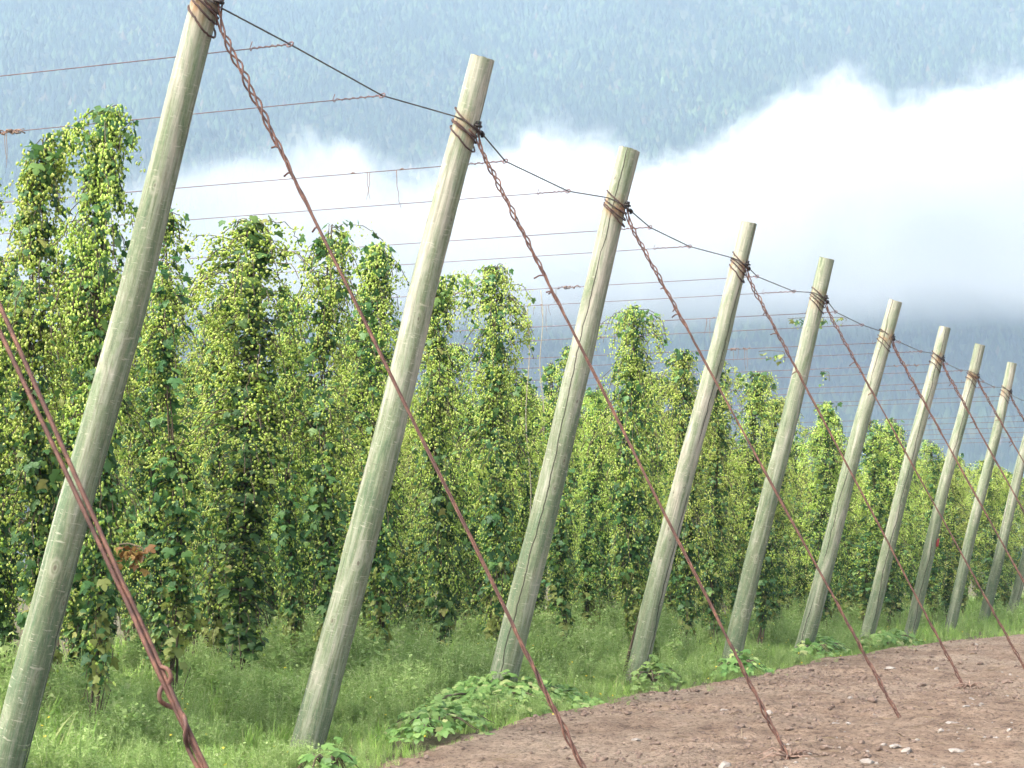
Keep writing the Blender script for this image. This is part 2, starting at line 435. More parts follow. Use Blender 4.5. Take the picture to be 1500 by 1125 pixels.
def make_pole(i):
    bpx, wpx, tpx, tw, bw, label = POLES[i]
    Y = PY(i)
    W = on_y(wpx[0], wpx[1], Y)
    B = on_y(bpx[0], bpx[1], Y)
    ax = (W-B).normalized()
    B0 = W-ax*((W.z+.35)/ax.z)                      # foot 0.35 m in the ground
    if tpx: T = on_y(tpx[0], tpx[1], Y); T = B0+ax*((T-B0).dot(ax))
    else: T = W+ax*.72
    L = (T-B0).length
    rb, rt = bw/2/F*depth(B), tw/2/F*depth(T)
    rs = np.random.RandomState(100+i)
    sides, rings = 28, 64
    ref = Vector((0, 1, 0)); e1 = (ref-ax*ref.dot(ax)).normalized(); e2 = ax.cross(e1)
    ph = rs.uniform(0, 6.28, 8)
    V, UVr = [], []
    for j in range(rings+1):
        t = j/rings; s = t*L
        r = rb*(1-t)+rt*t
        cx = .016*math.sin(s*1.0+ph[0])+.007*math.sin(s*2.9+ph[1]); cy = .014*math.sin(s*1.3+ph[2])
        for k in range(sides):
            a = 2*PI*k/sides
            rr = r*(1+.018*math.sin(2*a+ph[3]+s*.4)+.014*math.sin(3*a+ph[4]-s*.7)+.012*math.sin(s*6+a+ph[5])+.010*rs.uniform(-1, 1))
            q = ax*s+e1*(math.cos(a)*rr+cx)+e2*(math.sin(a)*rr+cy)
            if j == rings: q += ax*(.005*math.sin(a+ph[6])+rs.uniform(-.006, .006))
            V.append(tuple(q))
    Fl, Sz, uv = [], [], []
    rm = (rb+rt)/2; z0 = .35/ax.z
    sw = (W-B0).length
    for j in range(rings):
        for k in range(sides):
            Fl += [j*sides+k, j*sides+(k+1) % sides, (j+1)*sides+(k+1) % sides, (j+1)*sides+k]; Sz.append(4)
            u0, u1 = k/sides*2*PI*rm, (k+1)/sides*2*PI*rm
            v0, v1 = j/rings*L-sw+5.32, (j+1)/rings*L-sw+5.32
            uv += [u0, v0, u1, v0, u1, v1, u0, v1]
    me = np_mesh('shaft', np.array(V), Fl, Sz, M['wood'], True)
    ul = me.uv_layers.new(name='UVMap'); ul.data.foreach_set('uv', np.array(uv, dtype=np.float32))
    root = empty('trellis_pole', B0)
    tag(root, label, 'pole', 'leaning end poles of the hop trellis')
    link('shaft', me, root)
    # sawn top: slightly domed, own mesh
    top = [V[rings*sides+k] for k in range(sides)]
    c = np.mean(top, 0)
    tv = [tuple(np.array(p)*1.0+np.array(ax)*.001) for p in top]+[tuple(c+(np.array(p)-c)*.5+np.array(ax)*.004) for p in top]+[tuple(c+np.array(ax)*.006)]
    tf, ts = [], []
    for k in range(sides):
        k2 = (k+1) % sides
        tf += [k, k2, sides+k2, sides+k]; ts.append(4)
        tf += [sides+k, sides+k2, 2*sides]; ts.append(3)
    link('sawn_top', np_mesh('sawn_top', np.array(tv), tf, ts, M['end'], False), root)
    rw = rb+(rt-rb)*(sw/L)
    PW[i] = (W, ax, e1, e2, rw, B0)
    # staple that keeps the cable on the outer side of the pole
    side = (Vector(tuple(RD))-ax*Vector(tuple(RD)).dot(ax)).normalized()
    toward = (Vector(tuple(-VD))-ax*Vector(tuple(-VD)).dot(ax)).normalized()
    d = (side*.86+toward*.5).normalized(); p0 = W+d*(rw-.008)+ax*.03-B0
    n2 = ax.cross(d)
    pts = [p0-n2*.025, p0-n2*.025+d*.035, p0-n2*.012+d*.048, p0+n2*.012+d*.048, p0+n2*.025+d*.035, p0+n2*.025]
    tubes('staple', [tube(pts, .011, 8), tube([p0+ax*.02, p0+ax*.02+d*.03], .022, 8)], M['iron'], root)
    if i == 8:
        p = on_y(1370, 793, Y); q = B0+ax*((p-B0).dot(ax))
        d = (side*.75+toward*.66).normalized(); rr = rb+(rt-rb)*((q-B0).length/L)
        n2 = ax.cross(d)
        v = []
        for (a, b_, h) in ((-.02, .06, .004), (.03, .08, .012), (.04, 0, .02), (.03, -.08, .03), (-.01, -.10, .012), (-.03, -.03, .004)):
            v.append(q-B0+n2*a+ax*b_+d*(rr+h))
        v2 = [w+d*.006 for w in v]
        fl = [0, 1, 2, 3, 4, 5]+[11, 10, 9, 8, 7, 6]; sz = [6, 6]
        for k in range(6): fl += [k, (k+1) % 6, 6+(k+1) % 6, 6+k]; sz.append(4)
        tag(link('red_ribbon', np_mesh('red_ribbon', np.array([tuple(w) for w in v+v2]), fl, sz, M['red']), root), 'small red ribbon scrap')
    if i == 4:
        # a long splinter standing off the left edge of the foot
        a0 = B0-side*(rb*.93)+toward*.03
        pts = [a0+ax*.30-B0, a0+ax*.7-side*.012-B0, a0+ax*1.05-side*.006-B0, a0+ax*1.3+side*.02-B0]
        tubes('split_splinter', [tube(pts, [.022, .02, .014, .004], 5)], M['bine'], root)
    return root
for i in POLES: make_pole(i)

# ------------------------------------------------------------------ support cable along the pole tops
ATT = [(425, 65), (560, 140), (740, 236), (832, 280), (952, 333), (1010, 361), (1109, 405), (1163, 427), (1224, 457), (1263, 476), (1317, 501), (1349, 515), (1387, 533), (1408, 543), (1440, 559), (1456, 567), (1484, 580), (1496, 586)]
ROWY = lambda k: 11.898+4.27*(k//2)+(1.07 if k % 2 == 0 else 3.10)
side_v = Vector(tuple(RD)); near_v = Vector(tuple(-VD))
ATP = [on_y(a[0], a[1], ROWY(k)) for k, a in enumerate(ATT)]
def pole_pt(i, along=0.0, ang=.5, out=0.0):
    W, ax, e1, e2, rw, B0 = PW[i]
    s = (side_v-ax*side_v.dot(ax)).normalized(); n = (near_v-ax*near_v.dot(ax)).normalized()
    return W+ax*along+(s*math.cos(ang)+n*math.sin(ang))*(rw+out)
pts = [on_y(120, -130, PY(1)-3.0), pole_pt(1, .06, 2.6, .012), pole_pt(1, .02, 1.2, .014), pole_pt(1, .0, .3, .016)]
for i in range(1, 10):
    k = 2*(i-1)
    pts += [ATP[k], ATP[k+1]]
    if i+1 in PW:
        pts += [pole_pt(i+1, .06, 2.5, .012), pole_pt(i+1, .04, 1.6, .014), pole_pt(i+1, .01, .9, .014), pole_pt(i+1, .0, .3, .02)]
def densify(pts, step=.35):
    out = []
    for a, b in zip(pts[:-1], pts[1:]):
        n = max(1, int((b-a).length/step))
        for j in range(n): out.append(a+(b-a)*(j/n))
    return out+[pts[-1]]
cab = empty('support_cable', pts[1])
tag(cab, 'dark grey steel cable strung from pole top to pole top', 'cable')
tubes('cable_strand', [tube(densify(pts), .0065, 6)], M['cable'], cab, pts[1])
for i in range(2, 10):
    p = pole_pt(i, .0, .3, .02); q = p+(ATP[2*(i-1)]-p).normalized()*.10
    t = (q-p).normalized()
    pr = [tube([q-t*.02, q+t*.05], .020, 8), tube([q+t*.01+Vector((0, 0, .02)), q+t*.01-Vector((0, 0, .035))], .012, 6), tube([q+t*.035+Vector((0, 0, .02)), q+t*.035-Vector((0, 0, .03))], .010, 6)]
    tubes('cable_clamp', pr, M['iron'], cab, pts[1])

# ------------------------------------------------------------------ guy wires
def helix(A, B, n, rad, turns, phase, env, wob=0.0, seed=0):
    d = (B-A); t = d.normalized(); e = t.orthogonal().normalized(); f = t.cross(e)
    rs = random.Random(seed); p1, p2 = rs.uniform(0, 6), rs.uniform(0, 6)
    out = []
    for j in range(n+1):
        s = j/n
        r = rad*env(s)
        a = phase+2*PI*turns(s)
        out.append(A+d*s+(e*math.cos(a)+f*math.sin(a))*r+(e*math.sin(s*23+p1)+f*math.sin(s*17+p2))*wob)
    return out

ANCH_PX = {0: (352, 1240), 1: (872, 1162), 2: (1157, 1116), 3: (1316, 1049), 4: (1421, 1023), 5: (1508, 992), 6: (1566, 972)}
GUY_LABEL = {
 0: 'pair of rusty guy wires crossing the leftmost pole and looped near the weeds',
 1: 'rusty twisted guy wire hanging from the top of the leftmost pole',
 2: 'rusty guy wire from the pale second pole to a clod at the road edge',
 3: 'rusty guy wire from the third pole into the bare soil',
 4: 'rusty guy wire from the fourth pole into the soil, right of the third one',
 5: 'rusty guy wire from the fifth pole leaving the frame at lower right',
 6: 'rusty guy wire from the ragged-topped sixth pole to the right frame edge',
 7: 'rusty guy wire from the seventh pole to the right frame edge',
 8: 'rusty guy wire from the pole with the red mark',
 9: 'rusty guy wire from the pole right of the red-marked one',
}
def make_guy(i):
    Y = PY(i)
    rs = random.Random(50+i)
    if i in PW: Wp = pole_pt(i, -.10, .35, .03); W, ax, e1, e2, rw, B0 = PW[i]
    else: Wp = on_y(-345, -290, Y)
    if i in ANCH_PX:
        A = on_y(*ANCH_PX[i], Y)
        A = Wp+(A-Wp)*((Wp.z+.12)/(Wp.z-A.z))
    else: A = Vector((4.2, Y, -.05))
    root = empty('guy_wire', A)
    tag(root, GUY_LABEL[i], 'guy wire', 'guy wires anchoring the leaning poles')
    L = (A-Wp).length
    # three strands: loosely plaited near the pole and at the anchor, lying side by side between
    up = .20+.05*rs.random(); lo = .17+.05*rs.random()
    def env(s):
        a = max(0, 1-s/(up*1.25)); b = max(0, 1-(1-s)/(lo*1.2))
        return .55+1.5*(min(1, a*1.5)*(.4+.6*math.sin(s*(47+9*math.sin(i*5.3))+3*math.sin(s*11+i*2.1)+i)**2))+1.0*min(1, b*1.6)*(.55+.45*math.sin(s*47+i)**2)
    tu, tl = 4.0+rs.random()*2, 2.5+rs.random()*1.5
    def turns(s):
        a = min(s/(up*1.25), 1); b = max(0, 1-(1-s)/(lo*1.2))
        return tu*(1-(1-a)**1.3)+.35*s+tl*b
    rad = .0125
    sr = .0100 if i == 0 else .0070 if i < 6 else .0085
    n = 190
    for k in range(3):
        P = helix(Wp, A, n, rad*(1 if k < 2 else .45), turns, 2*PI*k/3, env, .002, i*7+k)
        if i == 0:      # here two wires run side by side and close up on each other lower down
            sv = Vector(tuple(RD)); P = []
            for j in range(n+1):
                s = j/n; gap_ = .034*max(0, min(1, (.74-s)/.5))+.009
                P.append(Wp+(A-Wp)*s+sv*gap_*(1 if k == 0 else -1 if k == 1 else .2)+near_v*.012*math.sin(s*40+k*2)*(s > .72))
        if i == 0 and k == 2: continue
        # strands fan out onto the pole
        if i in PW:
            st = [pole_pt(i, -.02+.05*k, 1.2-.6*k, .012), pole_pt(i, -.06+.03*k, .55-.3*k, .014)]
            P = st+P[2:]
        tubes('strand', [tube(P, sr, 6)], M['rust'], root, A)
    if i == 0:      # the loose loops seen low on this wire
        t = (A-Wp).normalized()
        a = on_y(236, 977, Y); b = on_y(262, 1042, Y); c = on_y(300, 1125, Y)
        lp = [a, on_y(246, 981, Y), on_y(250, 992, Y), on_y(246, 1003, Y), on_y(240, 1004, Y), on_y(236, 1012, Y)+near_v*.03, on_y(236.5, 1024, Y)+near_v*.03, on_y(244, 1033, Y), on_y(257, 1040, Y)-near_v*.02, on_y(268, 1047, Y), on_y(274, 1060, Y)+near_v*.03, on_y(273, 1078, Y)+near_v*.03, on_y(275, 1095, Y), on_y(286, 1118, Y), on_y(300, 1140, Y)]
        tubes('loose_loop', [tube(smooth_path(lp), .010, 8)], M['rust'], root, A)
    if i in PW:
        # coils round the pole, the lowest sagging down to join the guy
        for (h0, h1, sg) in ((.12, -.03, 0), (.06, -.05, 0), (.02, -.10, .02), (-.02, -.15, .05)) if i < 6 else ((.08, -.04, 0), (.0, -.12, .03), (-.07, -.18, .05)):
            P = []; tl_ = rs.uniform(-.025, .025); ta_ = rs.uniform(-.4, .4)
            for j in range(41):
                a = .25+2*PI*j/40
                # highest at the left (far from guy), slanting down to the guy side
                hh = (h0+h1)/2+tl_ - (h0-h1)/2*math.cos(a-.25+ta_)+rs.uniform(-.003, .003)
                P.append(pole_pt(i, hh-sg*max(0, math.cos(a-.25)), a, .010+.02*sg*10*max(0, math.cos(a-.25))))
            tubes('wire_wrap', [tube(P, .0075, 6)], M['rust_dark'], root, A)
        # short cut tails
        for k in range(3):
            s = rs.uniform(.06, .28); p = Wp+(A-Wp)*s
            q = p+Vector((rs.uniform(-.10, -.03), 0, rs.uniform(-.06, .02)))
            tubes('cut_tail', [tube([p, (p+q)/2+Vector((0, 0, .012)), q], .007, 5)], M['rust'], root, A)
    return root

def smooth_path(P, sub=5):
    out = []
    P = [Vector(p) for p in P]
    for i in range(len(P)-1):
        p0, p1, p2, p3 = P[max(i-1, 0)], P[i], P[i+1], P[min(i+2, len(P)-1)]
        for j in range(sub):
            t = j/sub
            out.append(.5*((2*p1)+(p2-p0)*t+(2*p0-5*p1+4*p2-p3)*t*t+(3*p1-p0-3*p2+p3)*t**3))
    return out+[P[-1]]
for i in range(0, 10): make_guy(i)

# ------------------------------------------------------------------ row wires, tufts and twine
WIRE_LABEL = [
 'uppermost thin rusty wire running left behind the leftmost pole',
 'thin rusty wire, second from the top, tied to the cable left of the pale pole',
 'thin wire tied right of the pale pole top, with two dead tendrils',
 'thin wire tied to the cable shortly before the third pole',
 'thin wire tied to the cable just right of the third pole wrap',
 'thin wire tied to the cable midway between third and fourth poles',
 'thin wire tied to the cable just right of the fourth pole wrap',
 'thin wire tied to the cable midway between fourth and fifth poles']
def wire_pt(k, x):
    a = ATP[k] if k < len(ATP) else Vector((1.15, ROWY(k), 5.06))
    s = a.x-x
    return Vector((x, a.y+(0.0)*s, a.z-.004*s-.05*math.sin(min(s, 14)/14*PI)*.0))
NROW = 24
for k in range(NROW):
    a = wire_pt(k, ATP[k].x if k < len(ATP) else 1.15)
    root = empty('trellis_wire', a)
    if k < 8: tag(root, WIRE_LABEL[k], 'wire', 'thin wires over the hop rows')
    else: tag(root, 'faint thin wire over the far rows, seen against the blue mountain', 'wire', 'faint thin wires over the far rows')
    P = [wire_pt(k, a.x-.16-s) for s in np.arange(0, 46 if k > 2 else 20, 2.0)]
    tubes('line', [tube(P, .0042 if k < 8 else .0055, 5)], M['thin_wire'], root, a)
    if k < 16:     # the wire's end is hooked over the cable and wound back on itself
        R_ = random.Random(k); kn = []
        Lk = .42 if k % 3 else .30
        for j in range(46):
            s = j/45; ang = s*2*PI*6
            kn.append(a+Vector((-.03-Lk*s, 0.006*math.cos(ang), .008*math.sin(ang)*(1 if s < .9 else 2.0)+R_.uniform(-.003, .003))))
        kn.append(kn[-1]+Vector((.02, 0, .05)))
        lp = [a+Vector((.022*math.cos(t_), .02*math.sin(t_*1.0), .022*math.sin(t_))) for t_ in np.linspace(0, 2*PI, 12)]
        tubes('twisted_end', [tube(kn, .0036, 5), tube(lp, .006, 6), tube([a+Vector((0, 0, 0)), a+Vector((-.05, 0, 0)), a+Vector((-.2, 0, 0))], .0045, 5)], M['thin_wire'], root, a)

def tuft(k, px, n, hang, label):
    """dried leftovers of last year's vine, wound on a row wire; px is the photo column"""
    lo_, hi_ = -30.0, 1.2
    for _ in range(40):
        mid = (lo_+hi_)/2
        p = wire_pt(k, mid); d = np.array(tuple(p))-CAM
        if 750+F*(d@RD)/(d@VD) > px: hi_ = mid
        else: lo_ = mid
    x = (lo_+hi_)/2; c = wire_pt(k, x); rs = random.Random(int(px))
    root = tag(empty('dead_vine_tuft', c), label, 'dead vine', 'dried vine remnants on the wires')
    pr = []
    for j in range(n):
        s = rs.uniform(-.16, .16)
        P = [c+Vector((s+.02*math.cos(t_)+t_*.012, .02*math.sin(t_*2), .018*math.sin(t_+j))) for t_ in np.linspace(0, 7, 16)] if n > 1 else [c+Vector((-.02, 0, 0)), c+Vector((0, 0, .01)), c+Vector((.02, 0, 0))]
        pr.append(tube(P, rs.uniform(.004, .008), 5))
    tubes('coil', pr, M['dead'], root, c)
    pr = []
    for j in range(hang):
        s = rs.uniform(-.15, .18); h = rs.uniform(.12, .45)
        k1 = rs.uniform(-.05, .05); P = [c+Vector((s+k1*(q/5)**2+rs.uniform(-.006, .006), 0, -h*q/5)) for q in range(6)]
        pr.append(tube(P, [.004, .0035, .0035, .003, .003, .002], 4))
    if pr: tubes('dangling_tendril', pr, M['dead'], root, c)
tuft(1, 12, 7, 5, 'shaggy dead vine clump on the second wire at the left frame edge')
tuft(2, 517, 1, 2, 'single dead tendril hanging from the wire left of the pale pole')
tuft(2, 589, 1, 1, 'short dead tendril just left of the pale pole')
tuft(6, 672, 4, 3, 'dried vine clump with red-brown tendrils, right of the pale pole')
tuft(6, 826, 4, 1, 'small dark dried clump on the wire left of the third pole')
tuft(7, 793, 1, 4, 'bunch of dangling dry strings left of the third pole')
tuft(9, 866, 4, 1, 'small dried clump on a wire against the mist by the third pole')
tuft(8, 1046, 1, 3, 'dry strings hanging just left of the fourth pole')
tuft(10, 1080, 5, 4, 'dried clump with drooping strings between fourth and fifth poles')
tuft(12, 1316, 2, 0, 'small dark knot of dry vine right of the sixth pole')
tuft(12, 1334, 2, 0, 'rightmost small dark knot of dry vine beside the seventh pole')

# ------------------------------------------------------------------ hop plants
def cone_tmpl(sides=6):
    prof = [(0, .0), (.42, .10), (.50, .40), (.40, .70), (.0, 1.05)]
    V = [(0, 0, 0)]; Fc = []
    for j, (r, z) in enumerate(prof[1:-1]):
        for k in range(sides):
            a = 2*PI*(k+.5*(j % 2))/sides
            rr = r*(1.18 if k % 2 == j % 2 else .86)
            V.append((rr*math.cos(a), rr*math.sin(a), z))
    V.append((0, 0, 1.05)); top = len(V)-1
    for k in range(sides): Fc.append((0, 1+(k+1) % sides, 1+k))
    for j in range(2):
        for k in range(sides):
            a, b = 1+j*sides+k, 1+j*sides+(k+1) % sides
            c, d = 1+(j+1)*sides+k, 1+(j+1)*sides+(k+1) % sides
            if j % 2 == 0: Fc += [(a, b, c), (b, d, c)]
            else: Fc += [(a, b, d), (a, d, c)]
    for k in range(sides): Fc.append((1+2*sides+k, 1+2*sides+(k+1) % sides, top))
    return Tmpl(V, Fc)
CONE = cone_tmpl(6)
# palmate leaf: stalk end at origin, blade along +y, normal +z, three or five lobes, folded on the midrib and drooping
def leaf_tmpl(lobes=3):
    if lobes == 3:
        half = [(.0, .0), (.30, -.10), (.52, .18), (.62, .52), (.34, .44), (.27, .62), (.16, .85)]
    else:
        half = [(.0, .0), (.22, -.14), (.44, .02), (.40, .24), (.62, .40), (.34, .48), (.20, .80)]
    V = [(0, 0, 0), (0, .45, .035), (0, 1.0, -.16)]
    Fc = []
    for sg in (1, -1):
        ids = [0]
        for (x, y) in half[1:]:
            V.append((x*sg, y, .10*x-.18*x*x-.16*max(0, y-.3)**1.5-.05)); ids.append(len(V)-1)
        ids.append(2)
        for a, b in zip(ids[:-1], ids[1:]):
            Fc.append((1, a, b) if sg < 0 else (1, b, a))
    return Tmpl(V, Fc)
LEAF3, LEAF5 = leaf_tmpl(3), leaf_tmpl(5)

def leaf_frames(pos, out, size, rs, up=.5):
    """blade normal leans outward and up; blade tip points out and down"""
    n = len(pos)
    nor = out*rs.uniform(.3, 1.0, (n, 1))+np.array([[0, 0, 1.]])*rs.uniform(.1, 1.0, (n, 1))*up*2+rs.normal(0, .35, (n, 3))
    nor /= np.linalg.norm(nor, axis=1, keepdims=True)
    tip = out*rs.uniform(.2, .8, (n, 1))+np.array([[0, 0, -1.]])*rs.uniform(.4, 1.0, (n, 1))+rs.normal(0, .35, (n, 3))
    tip -= nor*np.sum(tip*nor, 1, keepdims=True); tip /= np.linalg.norm(tip, axis=1, keepdims=True)
    x = np.cross(tip, nor)
    Mx = np.zeros((n, 3, 4))
    Mx[:, :, 0] = x*size[:, None]; Mx[:, :, 1] = tip*size[:, None]; Mx[:, :, 2] = nor*size[:, None]; Mx[:, :, 3] = pos
    return Mx

def hop_meshes(seed, width=1.0, H=5.2, cone_amt=1.0, arms=(), lean=0.0, gap=0.0):
    rs = np.random.RandomState(seed)
    ph = rs.uniform(0, 6.28, 6)
    def axis(z):
        z = np.asarray(z, float); t = z/H
        return np.stack([.07*np.sin(z*1.3+ph[0])+lean*t+.0*z, .06*np.sin(z*1.1+ph[1]), z], -1)
    # laterals
    nl = int(250*width)
    t = np.concatenate([rs.uniform(.13, .30, int(nl*.13)), rs.uniform(.28, 1.0, nl-int(nl*.13))])
    lumps = .78+.30*np.sin(t*19+ph[2])+.18*np.sin(t*41+ph[3])
    rprof = np.interp(t, [.10, .2, .35, .6, .82, .94, 1.0], [.10, .20, .32, .42, .44, .40, .28])*width*np.clip(lumps, .45, 1.3)
    th = rs.uniform(0, 2*PI, nl)
    L = rprof*rs.uniform(.55, 1.35, nl)
    long_ = rs.uniform(0, 1, nl) < .05
    L = np.where(long_ & (t > .4), L*1.7, L)
    cpos, csz, lpos, lout, lsz, pr = [], [], [], [], [], []
    def lateral(z0, th_, L_, droop, nodes, leafy, conef, top=False):
        o = np.array([math.cos(th_), math.sin(th_), 0])
        base = axis(z0)
        rise = .18*L_
        s = np.linspace(0, 1, nodes+1)[1:]
        pts = base[None]+o[None]*(L_*np.sin(np.minimum(s*1.15, 1.35)))[:, None]+np.array([[0, 0, 1.]])*(rise*np.sin(s*PI*.9)-droop*s**2.2)[:, None]
        pts += rs.normal(0, .012, pts.shape)
        pr.append(tube([Vector(base)]+[Vector(p) for p in pts], [.006]+[.0045]*nodes, 4, False))
        for j, q in enumerate(pts):
            f = s[j]
            n_c = min(26, rs.poisson(conef*(1.2+6.8*f)*rs.gamma(.9, 1.1)))
            for _ in range(n_c):
                d = rs.normal(0, 1, 3)*np.array([.042, .042, .05]); d[2] -= .035
                cpos.append(q+d); csz.append(rs.uniform(.017, .032))
            for _ in range(rs.poisson(leafy*(1.15-.55*f))):
                d = rs.normal(0, .03, 3)
                lpos.append(q+d); lout.append(o+rs.normal(0, .35, 3)); lsz.append(rs.uniform(.045, .10)*(1.25-.45*f))
    for z_, th_, L_ in zip(t*H, th, L):
        tt = z_/H
        if gap and abs(tt-gap) < .035 and rs.rand() < .7: continue
        ca = cone_amt*np.interp(tt, [.12, .22, .36, .5, 1], [.03, .18, .55, .9, 1.2])
        lf = np.interp(tt, [.12, .35, .6, 1], [1.5, 1.25, .75, .50])
        lateral(z_, th_, L_, rs.uniform(.10, .38)*(.6+L_), 6, lf, ca)
    for th_, L_, dr in arms:      # long shoots that have run along the wire and hang from it
        lateral(H*.985, th_, L_, dr, 16, .75, 1.0*cone_amt)
        for q in range(int(L_*6)):
            a0 = axis(H*.98)+np.array([math.cos(th_), math.sin(th_), 0])*(L_*(q+.7)/(L_*6))
            zz = a0[2]
            for m_ in range(5):
                p = a0+np.array([rs.normal(0, .05), rs.normal(0, .07), -rs.uniform(0, .35)-dr*.3*((q+.7)/(L_*6))**2])
                for _ in range(rs.poisson(4*cone_amt)): cpos.append(p+rs.normal(0, .035, 3)); csz.append(rs.uniform(.017, .032))
                if rs.rand() < .6: lpos.append(p+rs.normal(0, .03, 3)); lout.append(rs.normal(0, 1, 3)*np.array([1, 1, .2])); lsz.append(rs.uniform(.06, .11))
    # broad leaves on the main bines, most of them low and inside
    nb = int(330*width)
    zb = np.concatenate([rs.uniform(.55, 2.6, int(nb*.55)), rs.uniform(2.0, H, nb-int(nb*.55))])
    ab = rs.uniform(0, 2*PI, nb); rb_ = rs.uniform(.02, .20, nb)*np.interp(zb, [.5, 1.5], [.5, 1.25])
    o = np.stack([np.cos(ab), np.sin(ab), np.zeros(nb)], 1)
    lp2 = axis(zb)+o*rb_[:, None]
    lpos = np.concatenate([np.array(lpos), lp2]); lout = np.concatenate([np.array(lout), o]); lsz = np.concatenate([np.array(lsz), rs.uniform(.065, .13, nb)])
    lout /= np.linalg.norm(lout, axis=1, keepdims=True)+1e-9
    keep = lpos[:, 2] > .25
    lpos, lout, lsz = lpos[keep], lout[keep], lsz[keep]
    h = len(lpos)//2
    perm = rs.permutation(len(lpos)); lpos, lout, lsz = lpos[perm], lout[perm], lsz[perm]
    F3, F5 = leaf_frames(lpos[:h], lout[:h], lsz[:h], rs), leaf_frames(lpos[h:], lout[h:], lsz[h:], rs)
    def arr(tm, Mx):
        n = len(Mx)
        V = np.einsum('nij,kj->nki', Mx[:, :, :3], tm.v)+Mx[:, None, :, 3]
        return V.reshape(-1, 3), (tm.flat[None]+(np.arange(n)*len(tm.v))[:, None]).ravel(), np.tile(tm.sizes, n)
    v, f, s = join_arrays([arr(LEAF3, F3), arr(LEAF5, F5)])
    leaves = np_mesh('hop_leaves', v, f, s, M['hop_leaf'], True)
    cpos = np.array(cpos); csz = np.array(csz)
    ok = cpos[:, 2] > .5; cpos, csz = cpos[ok], csz[ok]
    zdir = np.array([[0, 0, -1.]])+rs.normal(0, .33, (len(cpos), 3))
    sc = np.stack([csz*.74, csz*.74, csz*1.16], 1)
    cones = scatter('hop_cones', CONE, frames(cpos, zdir, sc, None, rs), M['hop_cone'], True)
    # main stems: two bines winding round their string from one crown, plus bare old shoots at the foot
    zz = np.linspace(-.08, H, 60)
    A = axis(zz)
    st = []
    for q in range(3):
        P = [Vector((a[0]+(.022+.03*max(0, 1-z))*math.cos(z*3.2+q*2.1+ph[4]), a[1]+(.022+.03*max(0, 1-z))*math.sin(z*3.2+q*2.1+ph[4]), z)) for a, z in zip(A, zz)]
        st.append(tube(P, list(np.interp(zz, [0, 1, H], [.016, .011, .005])), 6))
    for q in range(5):
        a = rs.uniform(0, 6.28); h = rs.uniform(.3, .8)
        st.append(tube([Vector((.02, 0, -.05)), Vector((.06*math.cos(a), .06*math.sin(a), h*.5)), Vector((.16*math.cos(a), .16*math.sin(a), h))], [.009, .007, .004], 5))
    v, f, s = join_arrays(st+pr)
    stems = np_mesh('bine', v, f, s, M['bine'], True)
    return stems, leaves, cones

# arms: (azimuth, length, droop); azimuth 0 runs out along the row towards the poles
VAR = [hop_meshes(1, .95, 5.2, 1.0, ((2.9, .75, .15), (3.4, .5, .35))),
       hop_meshes(2, 1.15, 5.2, 1.0, ((0.15, .55, .30),)),
       hop_meshes(3, .85, 5.1, 1.05, (), .12, .78),
       hop_meshes(4, 1.05, 5.25, 1.05, ((3.1, .45, .3), (-.2, .35, .3))),
       hop_meshes(5, 1.3, 5.0, 1.0),
       hop_meshes(6, .62, 5.15, .85, (), -.1, .6),
       hop_meshes(7, 1.0, 5.2, .9, ((.2, .8, .55),), 0, .7),
       hop_meshes(8, 1.2, 4.9, 1.1)]

def hop(var, x, y, hs=1.0, ws=1.0, rot=0.0, label=None, group=None, slim=.86):
    root = empty('hop_plant', (x, y, float(ground_z(np.array(x), np.array(y)))-.04))
    ws *= slim; root.rotation_euler = (0, 0, rot); root.scale = (ws, ws, hs)
    tag(root, label, 'hop plant', group)
    st, lv, cn = VAR[var]
    link('bine', st, root)
    o = link('leaves', lv, root); o['kind'] = 'stuff'
    o = link('cones', cn, root); o['kind'] = 'stuff'
    return root

